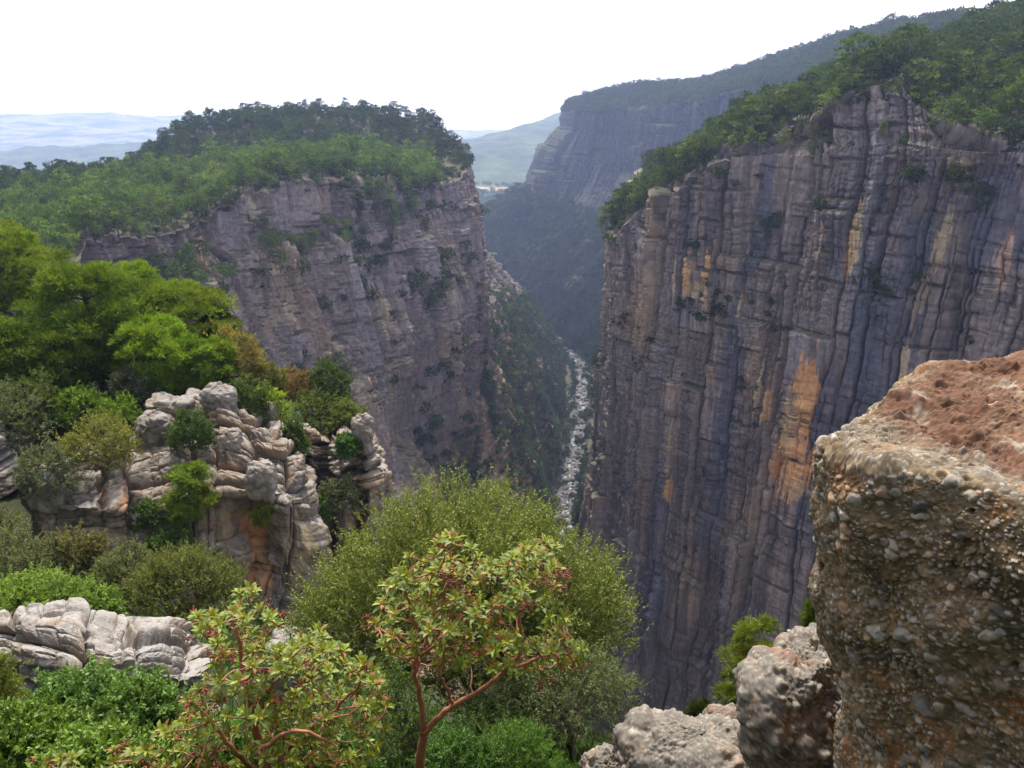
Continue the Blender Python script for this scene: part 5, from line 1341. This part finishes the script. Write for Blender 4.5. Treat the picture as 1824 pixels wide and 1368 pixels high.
# the big dome shaped phillyrea
def big_tree():
    rr = np.random.default_rng(70); Y = 8.4
    b = W(850, 1345, Y); u = px2m(Y, 1100)
    T = []; OD = []
    for (cx, cy, wx, hy, dY, n) in [(820, 1040, 190, 155, 0, 330), (660, 1100, 110, 110, -.1, 120), (960, 1070, 130, 120, .1, 170), (1040, 1110, 70, 90, .2, 90), (610, 1120, 62, 80, 0, 60), (870, 1160, 200, 110, .2, 140), (760, 980, 90, 80, .1, 70), (890, 975, 100, 75, .2, 80)]:
        d = rdir(rr, n); q = fbm3(d+cx, .5, 2, 71)
        rad = (1+.28*q)*np.where(rr.random(n) < .3, rr.uniform(.4, .85, n), rr.uniform(.86, 1, n))
        c = W(cx, cy, Y+dY)-b
        p = d*rad[:, None]*np.array([wx*u, (wx+hy)/2*u*.9, hy*u])+c
        T.append(p); OD.append(d)
    T = np.concatenate(T); OD = np.concatenate(OD)
    k_ = T[:, 2] > .5; T = T[k_]; OD = OD[k_]
    V, F, C = sprays(rr, T, OD, 13, .25, 14, .043, .014, (.115, .165, .028), (.20, .245, .045), up=1.0, spread=.33, tipcol=(.25, .275, .065))
    e = empty('evergreen_tree', b, 'big dome shaped grey green evergreen behind the red stemmed strawberry tree', 'tree')
    bag = Bag(); bag.add(V, F, C); link('crown', bag.mesh('crown', [MAT_LEAF_GLOSS], False), e)
    tk = [np.array([0, 0, -.4]), np.array([.03, 0, .3]), np.array([-.05, .05, .7]), np.array([.02, .05, 1.1])]
    tk2 = branch_net(T, tk, .0035, rr, wob=.16, sides=4, expo=2.0, rmax=.07)
    link('trunk', tk2.mesh('trunk', [MAT_GREYBARK]), e)
big_tree()
bush('slender grey green tree with a bare dark trunk at the bottom centre', 1015, 1365, 1168, 215, 7.0, 72, (.07, .095, .04), (.11, .135, .055), n=230, ntw=5, nlf=12, L=.035, Wd=.011, up=.7, base_h=.42, cat='tree', name='tree', part='crown', inner=.4,
     trunk=[V3(0, 0, -.2), V3(.01, 0, .15), V3(.0, .02, .32), V3(.03, 0, .46)], rtip=.0025)
bush('feathery bright green bush at the bottom centre', 925, 1420, 1300, 170, 6.0, 73, (.06, .125, .02), (.1, .19, .03), n=140, ntw=6, nlf=16, L=.03, Wd=.007, up=.8)
bush('low dark green bush under the strawberry tree trunk', 820, 1430, 1310, 150, 5.8, 74, (.04, .095, .02), (.07, .14, .03), n=120, ntw=5, nlf=14, L=.035, Wd=.012)

bush('dark twiggy evergreen bush behind the forked red trunk', 700, 1450, 1190, 190, 6.6, 75, (.05, .085, .02), (.085, .125, .03), n=150, ntw=5, nlf=14, L=.036, Wd=.014)
bush('shaded evergreen bush under the right limb of the forked tree', 900, 1430, 1215, 210, 7.0, 76, (.055, .09, .025), (.09, .13, .035), n=160, ntw=5, nlf=14, L=.036, Wd=.013)
bush('shaded leafy bush between the two strawberry trees', 600, 1470, 1270, 170, 5.6, 77, (.05, .105, .02), (.085, .15, .03), n=150, ntw=5, nlf=14, L=.038, Wd=.016)
bush('leafy bush below the bushy strawberry tree', 420, 1480, 1300, 220, 5.3, 78, (.055, .12, .025), (.1, .18, .035), n=170, ntw=5, nlf=14, L=.042, Wd=.02)
# ---------------------------------------------------------------- strawberry trees (red bark, berry panicles)
from math import inf
def in_poly(x, y, poly):
    c = False; n = len(poly)
    for i in range(n):
        x1, y1 = poly[i]; x2, y2 = poly[i-1]
        if (y1 > y) != (y2 > y) and x < (x2-x1)*(y-y1)/(y2-y1)+x1: c = not c
    return c
def strawberry(label, basepx, Y, poly, limbs, n, seed, lean_leaf=1.0, berry=.45, dY=.5, lf=.082):
    rr = np.random.default_rng(seed); b = W(*basepx, Y)
    xs = [p[0] for p in poly]; ys = [p[1] for p in poly]; tips = []
    tries = 0
    while len(tips) < n and tries < 20000:
        tries += 1
        x, y = rr.uniform(min(xs), max(xs)), rr.uniform(min(ys), max(ys))
        if not in_poly(x, y, poly): continue
        q = W(x, y, Y+rr.normal(0, dY*.55))-b
        if tips and np.min(np.linalg.norm(np.array(tips)-q, axis=1)) < .072: continue
        tips.append(q)
    tips = np.array(tips); n = len(tips)
    e = empty('strawberry_tree', b, label, 'strawberry tree')
    # skeleton: main limbs drawn from the photo, then a net to the tips
    bag = Bag(); nodes = []
    for pts, r0, r1 in limbs:
        A = np.array([W(px_, py_, yy)-b for px_, py_, yy in pts])
        A = herm(A, [6]*(len(A)-1)); A[1:-1] += rr.normal(0, .006, A[1:-1].shape)
        bag.add(*tube(A, np.linspace(r0, r1, len(A)), 8)); nodes += list(A[6:])
    nodes = np.array(nodes)
    grown = [tuple(p) for p in nodes]
    order = np.argsort([np.min(np.linalg.norm(nodes-t, axis=1)) for t in tips])
    for i in order:
        G_ = np.array(grown); t = tips[i]
        d = np.linalg.norm(G_-t, axis=1)+.5*np.clip(G_[:, 2]-t[2]+.04, 0, None)
        a = G_[np.argmin(d)]; ln = np.linalg.norm(t-a); m_ = max(2, int(ln/.07))
        A = np.array([a*(1-q)+t*q+(rr.normal(0, .012, 3) if 0 < q < 1 else 0)+np.array([0, 0, -.15*ln*q*(1-q)]) for q in np.linspace(0, 1, m_+1)])
        bag.add(*tube(A, np.linspace(.0075 if ln > .2 else .006, .0035, len(A)), 5)); grown += [tuple(p) for p in A[1:]]
    link('trunk', bag.mesh('trunk', [MAT_REDBARK]), e)
    # rosettes of leathery leaves
    lb = Bag(); nl_ = 13
    ctr = unit(tips-np.mean(tips, 0))
    ax = unit(np.array([0, -.25, 1.])+ctr*.55+rr.normal(0, .22, tips.shape))
    B = np.repeat(tips, nl_, 0); A_ = np.repeat(ax, nl_, 0)
    ref = unit(np.cross(A_, np.array([.3, 1, .1]))); rf2 = np.cross(A_, ref)
    ph = np.tile(np.arange(nl_)*2.399, n)+np.repeat(rr.uniform(0, 6, n), nl_); lay = np.tile(np.arange(nl_)/nl_, n)
    el = (.05+1.15*lay)[:, None]
    rad = np.cos(ph)[:, None]*ref+np.sin(ph)[:, None]*rf2
    D = unit(rad*np.cos(el)+A_*np.sin(el)+rr.normal(0, .12, B.shape)); Nn = unit(A_*np.cos(el)-rad*np.sin(el)*.5+rr.normal(0, .15, B.shape))
    L = lf*rr.uniform(.7, 1.15, len(B))*(1.1-.45*lay); Wd = L*.31
    B = B-A_*(.03*(1-lay))[:, None]
    S = unit(np.cross(D, Nn)); U = unit(np.cross(S, D))
    rowsV = []
    for (u_, wv, dz) in [(0., .12, 0), (.35, .85, .06), (.7, 1.0, .05), (1., .12, -.10)]:
        c0 = B+D*(L*u_)[:, None]+U*(L*dz*(1 if u_ < 1 else lean_leaf))[:, None]
        rowsV += [c0+S*(Wd*wv*.5)[:, None]+U*(Wd*.14*wv)[:, None], c0, c0-S*(Wd*wv*.5)[:, None]+U*(Wd*.14*wv)[:, None]]
    V = np.stack(rowsV, 1)
    f0 = np.array([(0, 1, 4, 3), (1, 2, 5, 4), (3, 4, 7, 6), (4, 5, 8, 7), (6, 7, 10, 9), (7, 8, 11, 10)])
    F = (f0[None]+np.arange(len(B))[:, None, None]*12).reshape(-1, 4)
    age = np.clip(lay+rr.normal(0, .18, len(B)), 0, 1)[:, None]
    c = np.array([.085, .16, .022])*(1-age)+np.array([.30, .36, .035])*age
    yel = np.repeat(rr.random(n), nl_)[:, None]; c = c*(1-.35*yel)+np.array([.26, .22, .03])*.35*yel
    old = (rr.random(len(B)) < .05)[:, None]; c = np.where(old, np.array([.33, .12, .04]), c)
    c = c*rr.uniform(.8, 1.2, (len(B), 1))
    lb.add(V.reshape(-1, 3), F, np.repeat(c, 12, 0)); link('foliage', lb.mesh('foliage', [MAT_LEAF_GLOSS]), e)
    # hanging panicles of red berries
    oc = np.array([(1, 0, 0), (-1, 0, 0), (0, 1, 0), (0, -1, 0), (0, 0, 1), (0, 0, -1)], float)
    of = np.array([(0, 2, 4), (2, 1, 4), (1, 3, 4), (3, 0, 4), (2, 0, 5), (1, 2, 5), (3, 1, 5), (0, 3, 5)])
    sel = np.where(rr.random(n) < berry)[0]; Bp = []
    bb_ = Bag()
    for i in sel:
        for q in range(rr.integers(2, 5)):
            dr = unit(rr.normal(0, 1, 3)*np.array([1, 1, .4])+np.array([0, 0, -.25])); ln = rr.uniform(.05, .12)
            s0 = tips[i]+rr.normal(0, .012, 3); A = np.array([s0, s0+dr*ln*.5, s0+dr*ln+np.array([0, 0, -.02])])
            bb_.add(*tube(A, np.array([.0022, .0018, .0014]), 3), m=1)
            for z_ in range(rr.integers(12, 22)):
                Bp.append(s0+dr*ln*rr.uniform(.35, 1.05)+rr.normal(0, .013, 3)+np.array([0, 0, -.01]))
    Bp = np.array(Bp); sz_ = rr.uniform(.0055, .0095, len(Bp))
    V = Bp[:, None]+oc[None]*sz_[:, None, None]; bb_.add(V.reshape(-1, 3), (of[None]+np.arange(len(Bp))[:, None, None]*6).reshape(-1, 3))
    link('berries', bb_.mesh('berries', [MAT_BERRY, MAT_REDBARK]), e)

strawberry('strawberry tree with a forked red trunk and berries, bottom centre', (738, 1430), 4.9,
    [(690, 1000), (740, 985), (795, 950), (835, 955), (865, 1000), (905, 992), (945, 955), (990, 965), (1000, 1010), (985, 1055), (1015, 1110), (1045, 1165), (1000, 1200), (930, 1205), (860, 1185), (800, 1205), (740, 1190), (695, 1175), (662, 1125), (668, 1060)],
    [([(738, 1430, 4.9), (745, 1370, 4.9), (755, 1305, 4.9)], .044, .034),
     ([(755, 1305, 4.9), (748, 1240, 4.9), (740, 1195, 4.85), (742, 1130, 4.8), (728, 1070, 4.8), (715, 1030, 4.8)], .024, .009),
     ([(740, 1195, 4.85), (765, 1120, 5.0), (790, 1060, 5.1), (812, 1000, 5.1)], .018, .008),
     ([(755, 1305, 4.9), (800, 1262, 4.9), (850, 1232, 4.85), (892, 1200, 4.8), (930, 1150, 4.8), (925, 1100, 4.85), (918, 1050, 4.9)], .026, .009),
     ([(806, 1258, 4.9), (796, 1225, 4.85), (784, 1205, 4.8), (792, 1150, 4.8)], .016, .008),
     ([(892, 1200, 4.8), (940, 1180, 4.8), (985, 1165, 4.85), (1015, 1165, 4.9)], .016, .007),
     ([(925, 1100, 4.85), (950, 1040, 5.0), (970, 990, 5.05)], .012, .006),
     ([(728, 1175, 4.85), (760, 1160, 4.8), (800, 1130, 4.75), (835, 1110, 4.8)], .014, .007)], 250, 81, berry=.28)
strawberry('bushy strawberry tree with tangled red twigs, left of the forked one', (470, 1460), 4.8,
    [(345, 1085), (400, 1062), (440, 1042), (495, 1070), (490, 1115), (450, 1130), (520, 1140), (560, 1115), (610, 1150), (680, 1195), (695, 1280), (660, 1368), (300, 1400), (275, 1300), (330, 1235), (385, 1190), (352, 1140)],
    [([(470, 1460, 4.8), (465, 1380, 4.8), (455, 1290, 4.75), (440, 1230, 4.7), (430, 1170, 4.75), (420, 1110, 4.8)], .045, .010),
     ([(455, 1290, 4.75), (480, 1230, 4.7), (520, 1190, 4.7), (570, 1165, 4.8)], .024, .008),
     ([(465, 1380, 4.8), (530, 1320, 4.75), (590, 1270, 4.7), (640, 1220, 4.7)], .026, .008),
     ([(465, 1380, 4.8), (410, 1330, 4.6), (370, 1280, 4.6), (340, 1250, 4.6)], .022, .008),
     ([(465, 1380, 4.8), (470, 1330, 4.4), (540, 1300, 4.3), (600, 1330, 4.3)], .022, .008)], 330, 82, berry=.25)
strawberry('low strawberry tree sprigs with red berries at the bottom left edge', (180, 1520), 4.6,
    [(60, 1345), (110, 1325), (160, 1345), (220, 1328), (280, 1335), (290, 1420), (60, 1430)],
    [([(180, 1520, 4.6), (170, 1440, 4.6), (120, 1390, 4.6)], .018, .008), ([(170, 1440, 4.6), (230, 1390, 4.6), (260, 1365, 4.6)], .014, .007)], 36, 83, berry=.7)

# ---------------------------------------------------------------- grasses
def tuft(label, px, py, Y, h, n, seed, col, spread=.35, wd=.006, group=None):
    rr = np.random.default_rng(seed); b = W(px, py, Y); bag = Bag()
    for i in range(n):
        d = unit(np.array([rr.normal(0, spread), rr.normal(0, spread), 1])); L_ = h*rr.uniform(.5, 1.1); side = unit(np.cross(d, rr.normal(0, 1, 3)))
        s0 = rr.normal(0, h*.08, 3)*np.array([1, 1, 0]); q = np.linspace(0, 1, 5)
        c = s0+d*L_*q[:, None]+np.array([d[0], d[1], -.35])*(q[:, None]**2)*L_*.4
        w_ = wd*(1-q*.85)[:, None]
        V = np.stack([c+side*w_, c-side*w_], 1).reshape(-1, 3); k_ = np.arange(4)[:, None]*2
        bag.add(V, np.concatenate([k_, k_+1, k_+3, k_+2], 1), np.array(col)*rr.uniform(.7, 1.2))
    o = link('grass_tuft', bag.mesh('grass_tuft', [MAT_GRASSDRY], False), loc=b); tag(o, label, 'grass', group)
tuft('dry golden grass tuft on top of the near grey rock', 112, 1102, 10.7, .36, 60, 91, (.46, .33, .12))
tuft('brown dry tuft in a cleft of the near grey rock', 145, 1120, 10.1, .18, 40, 92, (.28, .18, .08))
tuft('dry straw weeds hanging on the big boulder near the right bottom corner', 1745, 1345, 2.36, .16, 70, 93, (.36, .27, .11), .6, .0012)
tuft('dark dry grass clump beside the low pale rock', 1110, 1365, 5.2, .28, 90, 94, (.14, .1, .045), .4, .004)
tuft('reddish dry stalks beside the small sunlit pine', 1325, 1300, 5.4, .22, 40, 95, (.30, .14, .07), .4, .003)
ng = 46000; rg = np.random.default_rng(96)
gx_ = rg.uniform(-1, .25, ng); gy_ = 4.2+24*rg.random(ng)**1.7; gx_ = gx_*(2.5+gy_*.8); ok = edge_dist(gx_, gy_) < -.1
gx_, gy_ = gx_[ok], gy_[ok]; gzz = ground_z(gx_, gy_)
d = unit(np.c_[rg.normal(0, .4, len(gx_)), rg.normal(0, .4, len(gx_)), np.ones(len(gx_))])
V, F = leaf_quads(np.c_[gx_, gy_, gzz], d, rdir(rg, len(gx_)), rg.uniform(.10, .3, len(gx_))*(.8+gy_*.04), .010+gy_*.0012)
c = np.array([.05, .11, .02])*rg.uniform(.6, 1.5, (len(gx_), 1))
go = link('grass', mesh_np('grass', V, [F], [MAT_LEAF], np.repeat(c, 4, 0), False)); tag(go, 'rough green grass on the ground beneath the strawberry trees', 'grass', None, 'stuff')
HAZE = .00019; EXPO = .82
# ================================================================== LIGHT, AIR, CAMERA
SUN_EL, SUN_AZ = math.radians(64), math.radians(-9)     # azimuth clockwise from +Y (the view) towards +X
sd = V3(math.sin(SUN_AZ)*math.cos(SUN_EL), math.cos(SUN_AZ)*math.cos(SUN_EL), math.sin(SUN_EL))
import mathutils
sun = bpy.data.lights.new('sun', 'SUN'); sun.energy = 3.5; sun.angle = math.radians(4.5); sun.color = (1, .93, .82)
so = bpy.data.objects.new('sun', sun); COL.objects.link(so)
so.rotation_euler = mathutils.Vector(sd).to_track_quat('Z', 'Y').to_euler(); so.location = (-60, 140, 300)
wd = bpy.data.worlds.new('World'); scene.world = wd; wd.use_nodes = True
nt = wd.node_tree; nt.nodes.clear(); L = nt.links.new
out = nt.nodes.new('ShaderNodeOutputWorld'); bg = nt.nodes.new('ShaderNodeBackground')
sky = nt.nodes.new('ShaderNodeTexSky'); sky.sky_type = 'NISHITA'; sky.sun_disc = False
sky.sun_elevation = SUN_EL; sky.sun_rotation = SUN_AZ; sky.air_density = 1.0; sky.dust_density = 4.0; sky.ozone_density = 1.0; sky.altitude = 200
# a bright veil of thin cloud towards the sun side of the sky, clearer and darker blue overhead and behind
tc = nt.nodes.new('ShaderNodeTexCoord'); dt = nt.nodes.new('ShaderNodeVectorMath'); dt.operation = 'DOT_PRODUCT'
gl = V3(-.1, .97, .15); gl /= np.linalg.norm(gl); dt.inputs[1].default_value = gl
L(tc.outputs['Generated'], dt.inputs[0])
mr = nt.nodes.new('ShaderNodeMapRange'); mr.interpolation_type = 'SMOOTHSTEP'
mr.inputs['From Min'].default_value = .1; mr.inputs['From Max'].default_value = .93; mr.inputs['To Min'].default_value = .17; mr.inputs['To Max'].default_value = .9
L(dt.outputs['Value'], mr.inputs['Value'])
mixn = nt.nodes.new('ShaderNodeMix'); mixn.data_type = 'RGBA'
L(mr.outputs['Result'], mixn.inputs[0])
mixn.inputs[7].default_value = (18.5, 16.8, 15.6, 1)
L(sky.outputs[0], mixn.inputs[6]); L(mixn.outputs[2], bg.inputs['Color']); bg.inputs['Strength'].default_value = .10
L(bg.outputs[0], out.inputs['Surface'])
# the air of the gorge
hz = bpy.data.meshes.new('haze')
x0, x1, y0, y1, z0, z1 = -10200, 8200, -400, 7900, -312, 420
hv = [(x, y, z) for x in (x0, x1) for y in (y0, y1) for z in (z0, z1)]
hz.from_pydata(hv, [], [(0, 1, 3, 2), (4, 6, 7, 5), (0, 4, 5, 1), (2, 3, 7, 6), (0, 2, 6, 4), (1, 5, 7, 3)])
m, nt, N_ = newmat('haze_air'); o_ = N_('ShaderNodeOutputMaterial'); pv = N_('ShaderNodeVolumePrincipled')
pv.inputs['Color'].default_value = (.46, .60, .98, 1); pv.inputs['Density'].default_value = HAZE; pv.inputs['Anisotropy'].default_value = .45
nt.links.new(pv.outputs[0], o_.inputs['Volume']); hz.materials.append(m)
ho = link('haze', hz); ho['kind'] = 'stuff'; ho['label'] = 'blue white haze filling the gorge and valley'
cam = bpy.data.cameras.new('camera'); cam.sensor_width = 36; cam.lens = 36*FPX/1824; cam.clip_end = 40000; cam.clip_start = .05
co = bpy.data.objects.new('camera', cam); COL.objects.link(co); co.location = (0, 0, 0); co.rotation_euler = (PI/2-PITCH, 0, 0)
scene.camera = co
scene.render.engine = 'CYCLES'
cy = scene.cycles
cy.max_bounces = 6; cy.diffuse_bounces = 3; cy.glossy_bounces = 2; cy.transmission_bounces = 3; cy.transparent_max_bounces = 8; cy.volume_bounces = 1
cy.use_denoising = True; cy.denoiser = 'OPENIMAGEDENOISE'; cy.denoising_input_passes = 'RGB_ALBEDO_NORMAL'
cy.caustics_reflective = False; cy.caustics_refractive = False
vs = scene.view_settings; vs.view_transform = 'Standard'; vs.look = 'None'; vs.gamma = 1; vs.exposure = EXPO
